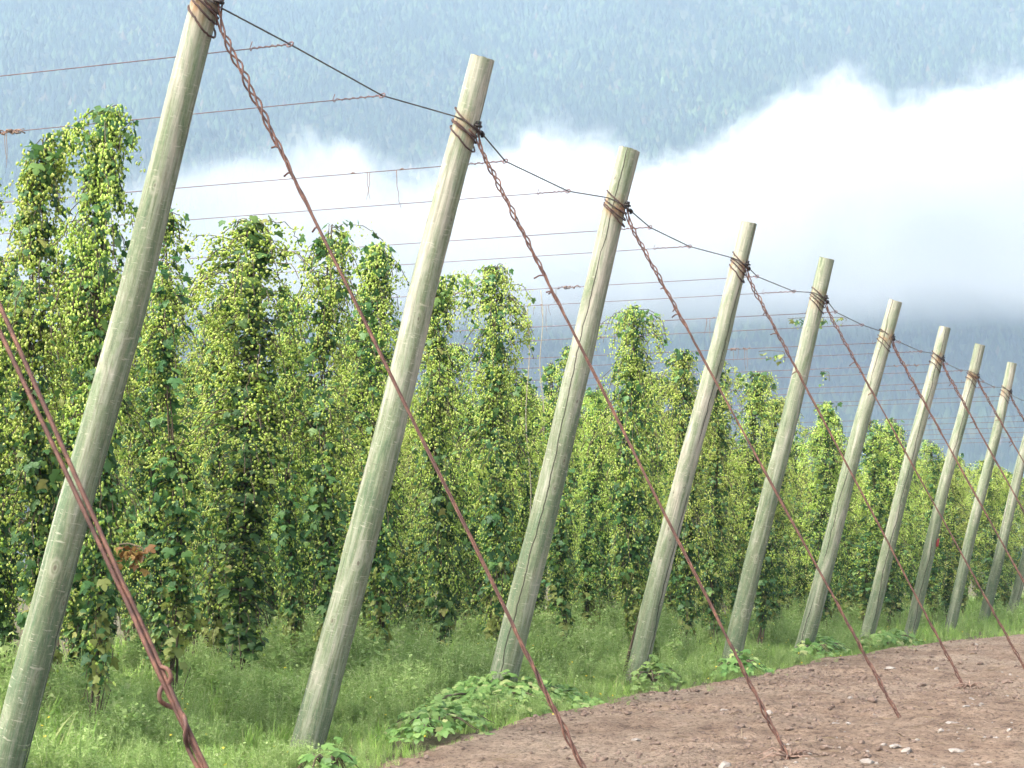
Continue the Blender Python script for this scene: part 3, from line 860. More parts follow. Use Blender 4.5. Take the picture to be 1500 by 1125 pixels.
#   row, x, variant, height of top (m), width scale, rotation, label
FRONT = [
 (0, -1.55, 2, 4.6, .9, .3, 'hop plant half cut off by the left frame edge'),
 (1, -1.40, 3, 5.42, .85, .2, 'tallest hop bine, rising above the second wire just left of the leftmost pole'),
 (1, -2.02, 0, 5.25, .95, 3.1, 'bushy hop bine with an arched top at the left edge, left of the tallest one'),
 (1, -2.80, 3, 4.95, .95, 1.2, 'hop bine cut by the left frame edge, behind the clump on the second wire'),
 (2, -2.00, 5, 5.00, 1.0, .4, 'thin-topped hop bine just right of the leftmost pole'),
 (2, -3.05, 4, 4.55, 1.0, .9, 'hop bine filling the space behind the middle of the leftmost pole'),
 (3, -2.38, 1, 5.14, 1.22, .0, 'wide flat-topped hop bine midway between the first two poles'),
 (3, -1.45, 6, 5.02, .90, .1, 'loose airy hop bine with a gap below its top, crossed by a guy wire'),
 (4, -1.95, 3, 5.12, .90, 1.9, 'dark-centred hop bine directly left of the pale pole'),
 (5, -2.10, 0, 5.05, .85, 3.0, 'hop bine showing on both sides of the pale pole'),
 (5, -1.33, 1, 5.17, .85, 3.1, 'tall hop bine with a drooping top standing alone right of the pale pole'),
 (6, -2.05, 2, 4.20, .9, .6, 'shorter hop bine right of the lone tall one, with twine in front'),
 (7, -1.05, 4, 5.28, .92, .2, 'full round-topped hop bine standing free between third and fourth poles'),
 (8, -3.05, 5, 4.65, 1.0, 2.0, 'thin wispy hop bine showing sky just left of the third pole'),
 (8, -0.95, 7, 5.00, .9, .7, 'hop bine with a slanted top half hidden by the fourth pole'),
 (9, -1.10, 1, 4.75, .8, .4, 'hop bine just right of the fourth pole, level with its neighbour'),
 (10, -1.00, 3, 4.72, .95, .5, 'hop bine with dark upper leaves just left of the fifth pole'),
 (11, -1.30, 4, 4.65, .9, 1.5, 'hop bine mostly behind the fifth pole'),
 (12, -0.90, 7, 4.82, .95, 2.5, 'rounded dense hop bine standing up between fifth and sixth poles'),
 (13, -0.55, 2, 4.45, 1.05, .3, 'hop bine directly left of the sixth pole'),
 (14, -0.60, 7, 4.55, 1.05, 1.3, 'rounded hop bine just right of the ragged-topped sixth pole'),
 (15, -0.85, 6, 4.65, .9, 2.3, 'hop bine with sparse top left of the seventh pole'),
 (17, -0.55, 4, 4.10, 1.1, 3.3, 'broad low hop bine between seventh and red-marked poles'),
 (19, -0.30, 1, 4.15, 1.0, 2.9, 'hop bine between the red-marked pole and its right neighbour'),
]
for (k, x, var, ht, ws, rot, lab) in FRONT:
    hop(var, x, ROWY(k), ht/5.2, ws, rot, lab, 'hop plants at the ends of the rows', 1.0)
rs = random.Random(5)
starts = {0: -2.6, 1: -3.6, 2: -4.05, 3: -3.4, 4: -3.0, 5: -3.1, 6: -3.1, 7: -2.1, 8: -4.0, 9: -2.2, 10: -2.0, 11: -2.3, 12: -2.0, 13: -1.6, 14: -1.7, 15: -1.9, 16: -.6, 17: -1.6, 18: -.6, 19: -1.3}
lims = {0: -2.7, 1: -4.4, 2: -5.2, 3: -6.3, 4: -8, 5: -9, 6: -10, 7: -11, 8: -11.5, 9: -12, 10: -12.5}
nd_ = 0
for k in range(0, NROW):
    x = starts.get(k, -.5)
    while x > lims.get(k, -13.0):
        short = .84 if k >= 12 else (.90 if k >= 6 else .97)
        hop(rs.choice([0, 1, 2, 3, 4, 5, 6, 7, 7, 4]), x+rs.uniform(-.15, .15), ROWY(k)+rs.uniform(-.08, .08), short*rs.uniform(.90, 1.02), rs.uniform(.85, 1.1), rs.uniform(0, 6.28),
            'hop plant deep in the rows, partly hidden by the row-end plants before it', 'hop plants deeper in the rows')
        nd_ += 1
        x -= rs.uniform(.92, 1.25)

# twine left hanging before the shorter plants
def twine(k, px, ytop, ybot, label):
    Y = ROWY(k)-.55
    a, b = on_y(px, ytop, Y), on_y(px+3, ybot, Y)
    P = [a+(b-a)*s+Vector((.03*math.sin(s*9), 0, 0)) for s in np.linspace(0, 1, 24)]
    o = tubes('twine', [tube(P, .0065, 5)], M['twine'], None, a); o.location = a
    tag(o, label, 'twine', 'pale strings hanging in the trellis')
twine(6, 772, 452, 760, 'pale twine hanging straight down between second and third poles')
twine(8, 792, 425, 640, 'fainter thin string right of the pale twine')

# small shoots that run along the wires, and a dried clump on a bine
def arr_t(tm, Mx):
    k = len(Mx)
    V = np.einsum('nij,kj->nki', Mx[:, :, :3], tm.v)+Mx[:, None, :, 3]
    return V.reshape(-1, 3), (tm.flat[None]+(np.arange(k)*len(tm.v))[:, None]).ravel(), np.tile(tm.sizes, k)
def sprig(px, py, Y, n, sx, sz, size, mat, label, cones=0):
    c = on_y(px, py, Y); r = np.random.RandomState(int(px))
    root = tag(empty('hop_sprig', c), label, 'hop shoot', 'stray shoots in the trellis')
    pos = np.stack([r.uniform(-1, 1, n)*sx, r.normal(0, .05, n), -np.abs(r.normal(0, .5, n))*sz], 1)
    out = r.normal(0, 1, (n, 3)); out /= np.linalg.norm(out, axis=1, keepdims=True)
    v, f, s = arr_t(LEAF3, leaf_frames(pos, out, r.uniform(.7, 1.3, n)*size, r))
    link('leaves', np_mesh('sprig_leaves', v, f, s, mat, True), root)['kind'] = 'stuff'
    if cones:
        q = np.stack([r.uniform(-1, 1, cones)*sx, r.normal(0, .05, cones), -np.abs(r.normal(0, .6, cones))*sz-.03], 1)
        cs = r.uniform(.024, .036, cones)
        link('cones', scatter('sprig_cones', CONE, frames(q, np.array([[0, 0, -1.]])+r.normal(0, .3, (cones, 3)), np.stack([cs*.74, cs*.74, cs*1.2], 1), None, r), M['hop_cone'], True), root)['kind'] = 'stuff'
    st = [Vector((-sx, 0, .01)), Vector((-sx*.3, .01, .02)), Vector((sx*.4, -.01, .005)), Vector((sx, 0, -.02)), Vector((sx*1.05, 0, -sz*.7))]
    tubes('shoot', [tube(smooth_path(st, 4), .006, 5)], M['bine'], root)
sprig(1195, 466, ROWY(12), 26, .55, .12, .085, M['hop_leaf'], 'sparse leafy shoot on a wire right of the fifth pole', 14)
sprig(1208, 545, ROWY(12), 8, .08, .25, .07, M['hop_leaf'], 'tiny leafy shoot dangling above the rounded bine right of the fifth pole', 5)
sprig(1130, 515, ROWY(10), 14, .22, .25, .075, M['hop_leaf'], 'leafy shoot rising over the bines left of the fifth pole', 8)
sprig(318, 350, ROWY(3), 8, .07, .2, .07, M['hop_leaf'], 'tiny sprig hanging from a wire left of the flat-topped bine', 10)
M['brown_leaf'] = leaf_mat('brown_leaf', [(0, (.12, .055, .02)), (.5, (.24, .12, .04)), (1, (.36, .24, .08))], .35)
sprig(192, 800, PY(1)+1.2, 34, .10, .16, .06, M['brown_leaf'], 'withered orange-brown leaf clump beside the leftmost pole')
def root_tuft(px, py, Y, label):
    c = on_y(px, py, Y); c.z = float(road_z(np.array(c.x), np.array(c.y))); r = random.Random(px); pr = []
    for j in range(16):
        a = r.uniform(0, 6.28); l = r.uniform(.08, .30)
        pr.append(tube([Vector((0, 0, .03)), Vector((math.cos(a)*l*.5, math.sin(a)*l*.5, r.uniform(.03, .10))), Vector((math.cos(a)*l, math.sin(a)*l, r.uniform(-.02, .04)))], [.009, .006, .003], 5))
    o = tubes('root_tuft', pr, M['dead'], None); o.location = c
    tag(o, label, 'root tuft', 'dry roots at the guy anchors')
root_tuft(1157, 1112, PY(2), 'dry root tuft where the pale pole guy enters the soil')
root_tuft(1421, 1022, PY(4), 'dry root tuft where the fourth pole guy enters the soil')

# ------------------------------------------------------------------ weeds and grass on the verge
def grass_tuft_tmpl(seed, n=11):
    r = np.random.RandomState(seed); V, Fc = [], []
    for _ in range(n):
        a = r.uniform(0, 2*PI); l = r.uniform(.5, 1.0); w = r.uniform(.010, .018); b = r.uniform(.15, .75)
        o = np.array([math.cos(a), math.sin(a), 0]); sd = np.array([-o[1], o[0], 0])
        base = r.normal(0, .07, 3)*np.array([1, 1, 0]); i0 = len(V)
        for j, s in enumerate((0, .35, .7)):
            p = base+o*(b*s*s*l)+np.array([0, 0, l*(s-.28*b*s*s)]); ww = w*(1-.45*s)
            V += [p-sd*ww, p+sd*ww]
        V.append(base+o*(b*l)+np.array([0, 0, l*(1-.38*b)]))
        Fc += [(i0, i0+1, i0+3, i0+2), (i0+2, i0+3, i0+5, i0+4), (i0+4, i0+5, i0+6)]
    return Tmpl(V, Fc)

def weed_tmpl(seed, stems=4, per=22, leaf=.075, narrow=.32):
    """bushy feathery weed: several stalks, each with many small narrow leaves"""
    r = np.random.RandomState(seed); V, Fc = [], []
    for _ in range(stems):
        a = r.uniform(0, 2*PI); sp = r.uniform(.05, .40)
        o = np.array([math.cos(a), math.sin(a), 0]); h = r.uniform(.65, 1.0)
        P = [o*(sp*s**1.3)+np.array([0, 0, h*s])+r.normal(0, .006, 3) for s in (0, .33, .66, 1)]
        i0 = len(V)
        for j, p in enumerate(P):
            w = .006*(1-.6*j/3)
            V += [p+np.array([w, 0, 0]), p+np.array([-w, w, 0]), p+np.array([-w, -w, 0])]
        for j in range(3):
            for q in range(3): Fc.append((i0+j*3+q, i0+j*3+(q+1) % 3, i0+j*3+3+(q+1) % 3, i0+j*3+3+q))
        for _ in range(per):
            s = r.uniform(.15, 1.0); p = o*(sp*s**1.3)+np.array([0, 0, h*s])
            b = r.uniform(0, 2*PI); d = np.array([math.cos(b), math.sin(b), r.uniform(-.1, .9)]); d /= np.linalg.norm(d)
            sd = np.cross(d, [0, 0, 1.]); sd /= np.linalg.norm(sd)+1e-9; sd += r.normal(0, .3, 3)
            l = leaf*r.uniform(.6, 1.4)*(1.25-.5*s)
            p0 = p+d*r.uniform(0, .05); i1 = len(V)
            V += [p0, p0+d*l*.5+sd*l*narrow*.5, p0+d*l+np.array([0, 0, -.15*l]), p0+d*l*.5-sd*l*narrow*.5]
            Fc.append((i1, i1+1, i1+2, i1+3))
    return Tmpl(V, Fc)

def points_in(n, x0, x1, y0, y1, dens=None, rs=R0):
    x = rs.uniform(x0, x1, n); y = rs.uniform(y0, y1, n)
    k = np.ones(n, bool)
    if dens is not None: k = rs.uniform(0, 1, n) < dens(x, y)
    return x[k], y[k]

def verge_d(x, y):
    e = edge_x(y)-x
    bare = 0
    for (px_, py_, rx_, ry_) in ((735, 1040, .72, 1.9), (640, 1074, .40, .9), (958, 1008, .20, .7)):
        c_ = on_ground(px_, py_, -.02); bare = bare+(((x-c_.x)/(rx_*.85))**2+((y-c_.y)/(ry_*.85))**2 < 1)
    for i_ in (1, 2):
        bare = bare+((np.abs(x-.12) < .38) & (y > PY(i_)-1.3) & (y < PY(i_)+.05))
    return np.where((e > -.02) & (bare == 0), 1.0, np.where((e > -.45) & (e <= -.02), .16*(1+e/.45), 0))*(.45+.9*vnoise(x*1.1, y*1.1, 21))
def plant_on(x, y, h, tilt=.12):
    n = len(x)
    z = ground_z(x, y)-.06
    up = np.stack([R0.normal(0, tilt, n), R0.normal(0, tilt, n), np.ones(n)], 1)
    return frames(np.stack([x, y, z], 1), up, h)

def build_stuff(name, specs, mat, label, cat):
    parts = []
    for tm, Mx in specs:
        n = len(Mx)
        V = np.einsum('nij,kj->nki', Mx[:, :, :3], tm.v)+Mx[:, None, :, 3]
        parts.append((V.reshape(-1, 3), (tm.flat[None]+(np.arange(n)*len(tm.v))[:, None]).ravel(), np.tile(tm.sizes, n)))
    v, f, s = join_arrays(parts)
    o = link(name, np_mesh(name, v, f, s, mat, False))
    return tag(o, label, cat, None, 'stuff')

def edge_low(x, y):    # plants thin out and stay low towards the bare soil
    return np.clip(.24+(edge_x(y)-x)*.30, .24, 1.0)
G = [grass_tuft_tmpl(s) for s in (1, 2, 3)]
specs = []
for j, tm in enumerate(G):
    for (n, x0, x1, y0, y1, h0, h1) in ((2600, -5, 1.3, 11, 22, .22, .62), (2400, -5, 1.6, 22, 40, .26, .68), (1500, -5, 2.2, 40, 75, .30, .70), (900, -14, -5, 14, 60, .25, .5)):
        x, y = points_in(n, x0, x1, y0, y1, verge_d)
        specs.append((tm, plant_on(x, y, R0.uniform(h0, h1, len(x))*edge_low(x, y)*(.36+1.1*vnoise(x*1.1, y*1.1, 31)), .2)))
build_stuff('grass', specs, M['grass'], 'long green grass growing between the poles and the hop rows', 'grass')
Wd = [weed_tmpl(s, 7, 40, .085, .20) for s in (4, 5, 6)]+[weed_tmpl(7, 4, 18, .13, .5)]
specs = []
for j, tm in enumerate(Wd):
    for (n, x0, x1, y0, y1, h0, h1) in ((1150, -4.5, 1.3, 11, 22, .28, .85), (1050, -4.5, 1.6, 22, 40, .30, .88), (650, -4, 2.2, 40, 75, .32, .85)):
        x, y = points_in(n, x0, x1, y0, y1, verge_d)
        specs.append((tm, plant_on(x, y, R0.uniform(h0, h1, len(x))*edge_low(x, y)*(.28+1.3*vnoise(x*1.0+9, y*1.0, 41)**1.3))))
build_stuff('weeds', specs, M['weed'], 'feathery pale green weeds covering the verge under the poles', 'weeds')
# small yellow blooms among the weeds
fl = Tmpl([(math.cos(a)*(.5 if k % 2 else 1), math.sin(a)*(.5 if k % 2 else 1), .25*(k % 2)) for k, a in enumerate(np.linspace(0, 2*PI, 11)[:-1])]+[(0, 0, -.1)], [(k, (k+1) % 10, 10) for k in range(10)])
x, y = points_in(260, -3, 1.4, 12, 45, verge_d)
z = ground_z(x, y)+R0.uniform(.2, .55, len(x))*edge_low(x, y)
build_stuff('yellow_flowers', [(fl, frames(np.stack([x, y, z], 1), R0.normal(0, .4, (len(x), 3))+np.array([[.3, -.5, 1.]]), R0.uniform(.010, .018, len(x))))], M['flower'], 'tiny yellow flowers dotted through the weeds', 'flowers')

# low leafy hop runners creeping from the verge onto the bare soil
def runner(px, py, rx, ry, n, size, label):
    c = on_ground(px, py, -.02); r = np.random.RandomState(int(px))
    root = tag(empty('ground_runner', (c.x, c.y, 0)), label, 'creeping plant', 'leafy runners at the road edge')
    a = r.uniform(0, 2*PI, n); q = np.sqrt(r.uniform(0, 1, n))*(.7+.5*vnoise(a*2.2, a*0+px, 3))
    x = q*np.cos(a)*rx; y = q*np.sin(a)*ry
    hgt = .30*np.clip(1-(q)**2, 0.05, 1)*(.6+.7*vnoise(x*5+40, y*5+40, 9))
    z = ground_z(x+c.x, y+c.y)+.03+hgt*r.uniform(.55, 1.0, n)
    pos = np.stack([x, y, z], 1)
    out = np.stack([np.cos(a), np.sin(a), np.zeros(n)], 1)*.5+np.array([[.1, -.45, 0]])
    h = n//2; sz = r.uniform(.55, 1.25, n)*size
    def arr(tm, Mx):
        k = len(Mx)
        V = np.einsum('nij,kj->nki', Mx[:, :, :3], tm.v)+Mx[:, None, :, 3]
        return V.reshape(-1, 3), (tm.flat[None]+(np.arange(k)*len(tm.v))[:, None]).ravel(), np.tile(tm.sizes, k)
    v, f, s = join_arrays([arr(LEAF3, leaf_frames(pos[:h], out[:h], sz[:h], r, 1.1)), arr(LEAF5, leaf_frames(pos[h:], out[h:], sz[h:], r, 1.1))])
    link('leaves', np_mesh('runner_leaves', v, f, s, M['runner'], True), root)['kind'] = 'stuff'
    pr = []
    for _ in range(14):
        b = r.uniform(0, 6.28); k = r.uniform(.5, 1.0)
        P = [Vector((math.cos(b+.3*s)*rx*k*s, math.sin(b+.3*s)*ry*k*s, float(ground_z(np.array(c.x), np.array(c.y)))+.03+.16*math.sin(min(1, s)*PI*.9))) for s in np.linspace(0, 1.05, 9)]
        pr.append(tube(P, [.007]*6+[.005, .004, .003], 5))
    tubes('runner_stem', pr, M['bine'], root)
runner(735, 1040, .72, 1.9, 1250, .09, 'broad leafy runner patch spilling onto soil at the third pole foot')
runner(640, 1074, .40, .9, 260, .075, 'low leafy runner patch left of the one at the third pole')
runner(958, 1008, .22, .8, 130, .085, 'small leafy patch right of the fourth pole foot')
runner(1085, 990, .28, .9, 110, .10, 'big-leaved weed patch at the fifth pole foot')
runner(1200, 962, .35, 1.6, 240, .10, 'low leafy patch at the sixth pole foot by the soil')
runner(1300, 948, .4, 2.2, 260, .11, 'far leafy patch right of the seventh pole foot')
runner(480, 1124, .22, .3, 36, .10, 'large light green leaves at the pale pole foot')

# ------------------------------------------------------------------ clods, pebbles, straw and pale stones on the road
def rock_tmpl(seed, sub=1):
    import bmesh
    bm = bmesh.new(); bmesh.ops.create_icosphere(bm, subdivisions=sub, radius=1)
    r = np.random.RandomState(seed)
    for v in bm.verts:
        v.co *= r.uniform(.68, 1.18); v.co.z *= .6
    t = Tmpl([tuple(v.co) for v in bm.verts], [tuple(w.index for w in f.verts) for f in bm.faces]); bm.free()
    return t
def on_road(n, x1, y0, y1, fn=None):
    x = R0.uniform(.2, x1, n); y = R0.uniform(y0, y1, n)
    k = x > edge_x(y)+.05
    if fn is not None: k &= R0.uniform(0, 1, n) < fn(x, y)
    return x[k], y[k]
def lay(x, y, sz, flat=True):
    z = road_z(x, y)+sz*.15
    up = np.stack([R0.normal(0, .25, len(x)), R0.normal(0, .25, len(x)), np.ones(len(x))], 1)
    return frames(np.stack([x, y, z], 1), up, np.stack([sz*R0.uniform(.7, 1.3, len(x)), sz*R0.uniform(.7, 1.3, len(x)), sz], 1))
patch = lambda x, y: np.clip(1.8*vnoise(x*.9, y*.7, 51)-.35, .08, 1)
specs = []
for s in (1, 2, 3):
    x, y = on_road(6000, 8, 13, 32, lambda x, y: patch(x, y)**2); specs.append((rock_tmpl(s), lay(x, y, R0.gamma(1.4, .0085, len(x))+.004)))
    x, y = on_road(2200, 9, 32, 62, lambda x, y: patch(x, y)**2); specs.append((rock_tmpl(s+3), lay(x, y, R0.gamma(1.5, .009, len(x))+.006)))
build_stuff('soil_clods', specs, M['clod'], 'loose brown clods and crumbs scattered over the bare soil', 'soil clods')
specs = []
right = lambda x, y: np.clip((x-3.2)/2.5, .05, 1)*patch(x+50, y)
for s in (7, 8):
    x, y = on_road(2200, 9, 14, 55, right); specs.append((rock_tmpl(s), lay(x, y, R0.gamma(1.6, .008, len(x))+.006)))
build_stuff('gravel', specs, M['stone'], 'pale gravel bits strewn over the right part of the road', 'gravel')
stw = Tmpl([(-1, -.03, 0), (0, -.03, .05), (1, -.02, 0), (1, .02, 0), (0, .03, .05), (-1, .03, 0), (0, 0, -.03)], [(0, 1, 4, 5), (1, 2, 3, 4), (0, 6, 1), (1, 6, 2), (3, 6, 4), (4, 6, 5)])
x, y = on_road(3800, 9, 13.5, 55, lambda x, y: patch(x+20, y+7)*.9)
zz = road_z(x, y)+.012
build_stuff('straw', [(stw, frames(np.stack([x, y, zz], 1), np.stack([R0.normal(0, .2, len(x)), R0.normal(0, .2, len(x)), np.ones(len(x))], 1), R0.uniform(.03, .11, len(x))))], M['straw'], 'dry stalk litter on the bare soil', 'straw')
STONES = [(1303, 986, .085, 'flat whitish stone on bare soil between the third and fourth guy wires'), (1223, 1058, .055, 'small white stone left of the third guy anchor'), (1270, 1107, .07, 'grey-white stone near the bottom edge, right of the second guy anchor'),
 (1350, 1118, .12, 'largest pale stone, at the bottom edge of the road'), (1416, 1041, .06, 'dark-topped flat stone right of the third guy anchor'), (1432, 1036, .05, 'little white stone just below the fourth guy anchor'),
 (1460, 1081, .10, 'broad pale stone at the right, low on the road'), (1400, 1092, .08, 'pale stone among stalk litter below the fourth guy'), (932, 1074, .05, 'lone white stone on smooth soil right of the leafy patch'),
 (1310, 1092, .06, 'pale stone between the largest stone and the third guy anchor'), (1395, 1060, .07, 'cluster-side pale stone below the fourth guy anchor'), (1060, 1042, .06, 'flat pale stone under the second guy wire')]
for j, (px, py, s, lab) in enumerate(STONES):
    p = on_ground(px, py, 0.0)
    t = rock_tmpl(60+j, 2)
    V = t.v*np.array([s, s*.8, s*.55])
    o = link('stone', np_mesh('stone', V, t.flat, t.sizes, M['stone'], False), None, (p.x, p.y, float(road_z(np.array(p.x), np.array(p.y)))+s*.08))
    o.rotation_euler = (0, 0, j*1.3)
    tag(o, lab, 'stone', 'pale stones on the road')

# ------------------------------------------------------------------ mountain, forest, fog, haze
VH = np.array([-math.sin(YAW), math.cos(YAW)]); RH = np.array([math.cos(YAW), math.sin(YAW)])
def mtn_z(s, t):
    a = np.clip(s-1480, 0, None)
    gully = 75*(vnoise(t/170+.25*np.sin(s/260), s/900, 61)-.5)+34*(vnoise(t/70+5, s/420, 62)-.5)
    z = a*.62+gully*np.clip(a/300, 0, 1)-26*np.clip(a/500, 0, 1)*np.sin(t/330+1.2)
    return np.where(a > 0, z, 0)-.2
def mtn_xyz(s, t):
    return np.stack([CAM[0]+VH[0]*s+RH[0]*t, CAM[1]+VH[1]*s+RH[1]*t, mtn_z(s, t)], -1)
ss = np.arange(1440, 3401, 20.0); tt = np.arange(-1000, 1001, 20.0)
SS, TT = np.meshgrid(ss, tt, indexing='ij')
idx = np.arange(SS.size).reshape(SS.shape)
q = np.stack([idx[:-1, :-1], idx[:-1, 1:], idx[1:, 1:], idx[1:, :-1]], -1).reshape(-1, 4)
M['slope'] = plain('forest_floor', [(.3, (.04, .055, .03)), (.7, (.09, .10, .055))], .02, .95)
mt = link('mountain', np_mesh('mountain', mtn_xyz(SS, TT).reshape(-1, 3), q.ravel(), np.full(len(q), 4), M['slope'], True)); mt['kind'] = 'structure'

def conifer_tmpl():
    V, Fc = [], []
    for (z0, z1, r) in ((.08, .62, .20), (.38, 1.0, .145)):
        i0 = len(V)
        for k in range(6):
            a = 2*PI*k/6; V.append((r*math.cos(a)*(1.15 if k % 2 else .8), r*math.sin(a)*(1.15 if k % 2 else .8), z0-.05*(k % 2)))
        V.append((0, 0, z1))
        for k in range(6): Fc.append((i0+k, i0+(k+1) % 6, i0+6))
    return Tmpl(V, Fc)
M['conifer'] = leaf_mat('conifer', [(0, (.006, .018, .012)), (.45, (.025, .06, .030)), (.7, (.09, .155, .06)), (.97, (.17, .225, .085)), (1, (.26, .14, .10))], .1, .8, .1, .009, tint=(.012, .026, .02), tintf=1.15)
rsf = np.random.RandomState(77)
nt_ = 72000
s_ = rsf.uniform(1500, 3250, nt_); t_ = rsf.uniform(-1, 1, nt_)*(.26*s_+60)
keep = rsf.uniform(0, 1, nt_) < np.clip(.35+1.1*vnoise(t_/60, s_/75, 71), 0, 1)
s_, t_ = s_[keep], t_[keep]
pos = mtn_xyz(s_, t_); pos[:, 2] -= .5
hh = rsf.uniform(9, 19, len(s_))*(.7+.5*vnoise(t_/90, s_/90, 72))
up = np.stack([rsf.normal(0, .03, len(s_)), rsf.normal(0, .03, len(s_)), np.ones(len(s_))], 1)
o = link('forest', scatter('forest', conifer_tmpl(), frames(pos, up, np.stack([hh*1.65, hh*1.65, hh], 1), None, rsf), M['conifer']))
tag(o, 'dense conifer forest covering the blue mountainside', 'forest', None, 'stuff')

def box_mesh(name, lo, hi, mat):
    V = [(x, y, z) for x in (lo[0], hi[0]) for y in (lo[1], hi[1]) for z in (lo[2], hi[2])]
    Fq = [(0, 1, 3, 2), (4, 6, 7, 5), (0, 4, 5, 1), (2, 3, 7, 6), (0, 2, 6, 4), (1, 5, 7, 3)]
    return np_mesh(name, np.array(V), [i for f in Fq for i in f], [4]*6, mat)
def vol_mat(name, density, color, aniso):
    m = bpy.data.materials.new(name); m.use_nodes = True; nt = m.node_tree; nt.nodes.clear()
    out = nt.nodes.new('ShaderNodeOutputMaterial'); pv = nt.nodes.new('ShaderNodeVolumePrincipled')
    pv.inputs['Color'].default_value = (*color, 1); pv.inputs['Density'].default_value = density; pv.inputs['Anisotropy'].default_value = aniso
    nt.links.new(pv.outputs[0], out.inputs['Volume'])
    return m, nt, pv
HAZE_D = .00041
hm, _, _ = vol_mat('haze_air', HAZE_D, (.352, .458, .572), 0.0)
hz = link('haze', box_mesh('haze', (-3600, -900, -1.3), (3600, 4300, 1330), hm)); tag(hz, 'pale blue air between the hop yard and the mountain', 'haze', None, 'stuff')

# fog bank lying along the mountain foot
SC = 1700.0
def el(y): return math.tan(PITCH+math.atan((562.5-y)/F))
def z_at(y): return 1.446+SC*el(y)
FOG_T = [(-700, 330), (-100, 320), (60, 300), (250, 238), (400, 215), (500, 212), (570, 255), (640, 240), (760, 200), (830, 184), (900, 200), (950, 235), (1000, 222), (1060, 195), (1110, 172), (1140, 148), (1190, 128), (1245, 114), (1300, 140), (1340, 136), (1400, 126), (1500, 108), (1700, 100), (2300, 140)]
def fog_mat():
    m, nt, pv = vol_mat('fog', 0.0, (.87, .87, .872), 0.0)
    tc = nd(nt, 'ShaderNodeTexCoord'); p = tc.outputs['Object']     # object space: x across, y away, z up (metres)
    sx = nd(nt, 'ShaderNodeSeparateXYZ'); nt.links.new(p, sx.inputs[0])
    n1 = noise(nt, mapping(nt, p, (1, .7, 1.15)), .011, 8, .64, .5)
    n2 = noise(nt, p, .0035, 3, .5, .2)
    T0, T1 = -780.0, 880.0; Z0, Z1 = 150.0, 450.0
    u = nd(nt, 'ShaderNodeMapRange', ins={'From Min': T0, 'From Max': T1}); nt.links.new(sx.outputs['X'], u.inputs['Value'])
    fc = nt.nodes.new('ShaderNodeFloatCurve'); cv = fc.mapping.curves[0]
    pts = [((x-750)/F*SC, z_at(y)) for x, y in FOG_T]
    pts = [((a-T0)/(T1-T0), (b-Z0)/(Z1-Z0)) for a, b in pts]
    pts = [q_ for q_ in pts if 0 < q_[0] < 1]
    cv.points[0].location = (0, pts[0][1]); cv.points[1].location = (1, pts[-1][1])
    for a, b in pts:
        cv.points.new(a, b)
    fc.mapping.update()
    nt.links.new(u.outputs[0], fc.inputs['Value'])
    top = math_n(nt, 'ADD', math_n(nt, 'MULTIPLY', fc.outputs[0], Z1-Z0), Z0)
    dz = math_n(nt, 'SUBTRACT', top, sx.outputs['Z'])
    dz = math_n(nt, 'ADD', dz, math_n(nt, 'MULTIPLY', math_n(nt, 'SUBTRACT', n1, .5), 120.0))
    n3 = noise(nt, mapping(nt, p, (1, .7, 1.0)), .035, 7, .68, 1.5)
    dz = math_n(nt, 'ADD', dz, math_n(nt, 'MULTIPLY', math_n(nt, 'SUBTRACT', n3, .5), 95.0))
    a = nd(nt, 'ShaderNodeMapRange', interpolation_type='SMOOTHSTEP', ins={'From Min': 0.0, 'From Max': 26.0}); nt.links.new(dz, a.inputs['Value'])
    low = nd(nt, 'ShaderNodeMapRange', interpolation_type='SMOOTHSTEP', ins={'From Min': z_at(492), 'From Max': z_at(432)})
    nt.links.new(math_n(nt, 'ADD', sx.outputs['Z'], math_n(nt, 'MULTIPLY', math_n(nt, 'SUBTRACT', n2, .5), 50.0)), low.inputs['Value'])
    yy = math_n(nt, 'ABSOLUTE', sx.outputs['Y'])
    c = nd(nt, 'ShaderNodeMapRange', interpolation_type='SMOOTHSTEP', ins={'From Min': 105.0, 'From Max': 40.0})
    nt.links.new(math_n(nt, 'ADD', yy, math_n(nt, 'MULTIPLY', math_n(nt, 'SUBTRACT', n1, .5), 90.0)), c.inputs['Value'])
    # the bank is thinner towards the left
    thin = nd(nt, 'ShaderNodeMapRange', interpolation_type='SMOOTHSTEP', ins={'From Min': -380.0, 'From Max': 210.0, 'To Min': .24, 'To Max': 1.0}); nt.links.new(sx.outputs['X'], thin.inputs['Value'])
    d = math_n(nt, 'MULTIPLY', math_n(nt, 'MULTIPLY', a.outputs[0], low.outputs[0]), math_n(nt, 'MULTIPLY', c.outputs[0], thin.outputs[0]))
    d = math_n(nt, 'MULTIPLY', d, FOG_D)
    nt.links.new(d, pv.inputs['Density'])
    return m
FOG_D = .022
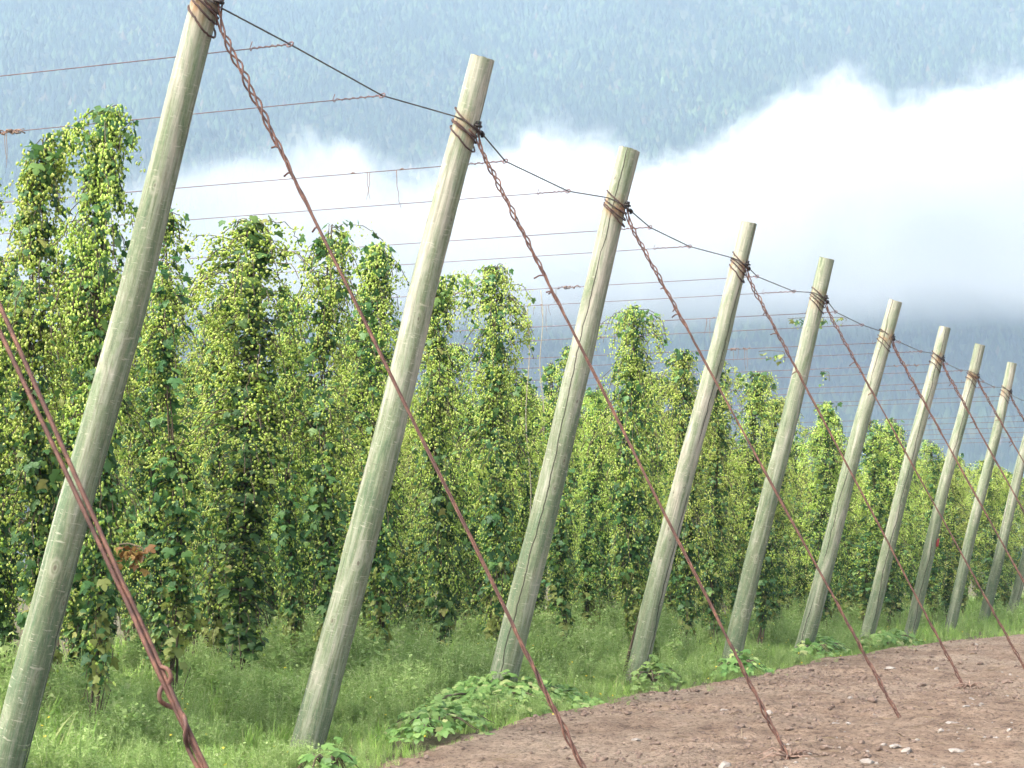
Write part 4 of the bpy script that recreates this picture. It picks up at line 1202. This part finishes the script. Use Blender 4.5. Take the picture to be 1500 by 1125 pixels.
fog = link('fog_bank', box_mesh('fog_bank', (-780, -120, 150), (880, 120, 450), fog_mat()))
fog.location = (CAM[0]+VH[0]*SC, CAM[1]+VH[1]*SC, 0); fog.rotation_euler = (0, 0, YAW)
tag(fog, 'white fog bank lying against the foot of the forested mountain', 'fog', None, 'stuff')

# ------------------------------------------------------------------ light
SUN_EL, SUN_AZ = 50.0, 215.0      # degrees; azimuth measured clockwise from +Y of the place
SUN_AZ_ = math.radians(SUN_AZ)
w = bpy.data.worlds.new('World'); S.world = w; w.use_nodes = True
nt = w.node_tree; bg = nt.nodes['Background']
sky = nt.nodes.new('ShaderNodeTexSky'); sky.sky_type = 'NISHITA'; sky.sun_disc = False
sky.sun_elevation = math.radians(SUN_EL); sky.sun_rotation = SUN_AZ_
sky.air_density = 1.0; sky.dust_density = 6.0; sky.ozone_density = 1.0
bw = nt.nodes.new('ShaderNodeRGBToBW'); nt.links.new(sky.outputs[0], bw.inputs[0])
nt.links.new(mixc(nt, .62, sky.outputs[0], bw.outputs[0]), bg.inputs['Color']); bg.inputs['Strength'].default_value = .15
sun_d = bpy.data.lights.new('sun', 'SUN'); sun_d.energy = 1.7; sun_d.angle = math.radians(20); sun_d.color = (1.0, .95, .87)
sun = bpy.data.objects.new('sun', sun_d); COL.objects.link(sun)
sd = Vector((math.sin(SUN_AZ_)*math.cos(math.radians(SUN_EL)), math.cos(SUN_AZ_)*math.cos(math.radians(SUN_EL)), math.sin(math.radians(SUN_EL))))
sun.rotation_euler = (-sd).to_track_quat('-Z', 'Y').to_euler()
sun.location = sd*60

# ------------------------------------------------------------------ render settings
S.view_settings.view_transform = 'Standard'; S.view_settings.look = 'None'
S.view_settings.exposure = 2.5; S.view_settings.gamma = 1.0
C = S.cycles
C.use_denoising = True
C.max_bounces = 8; C.diffuse_bounces = 4; C.glossy_bounces = 2; C.transmission_bounces = 4
C.volume_bounces = 12
C.volume_step_rate = .6
C.use_adaptive_sampling = True; C.adaptive_threshold = .02
C.sample_clamp_indirect = 6.0
print('hop plants', nd_+len(FRONT))
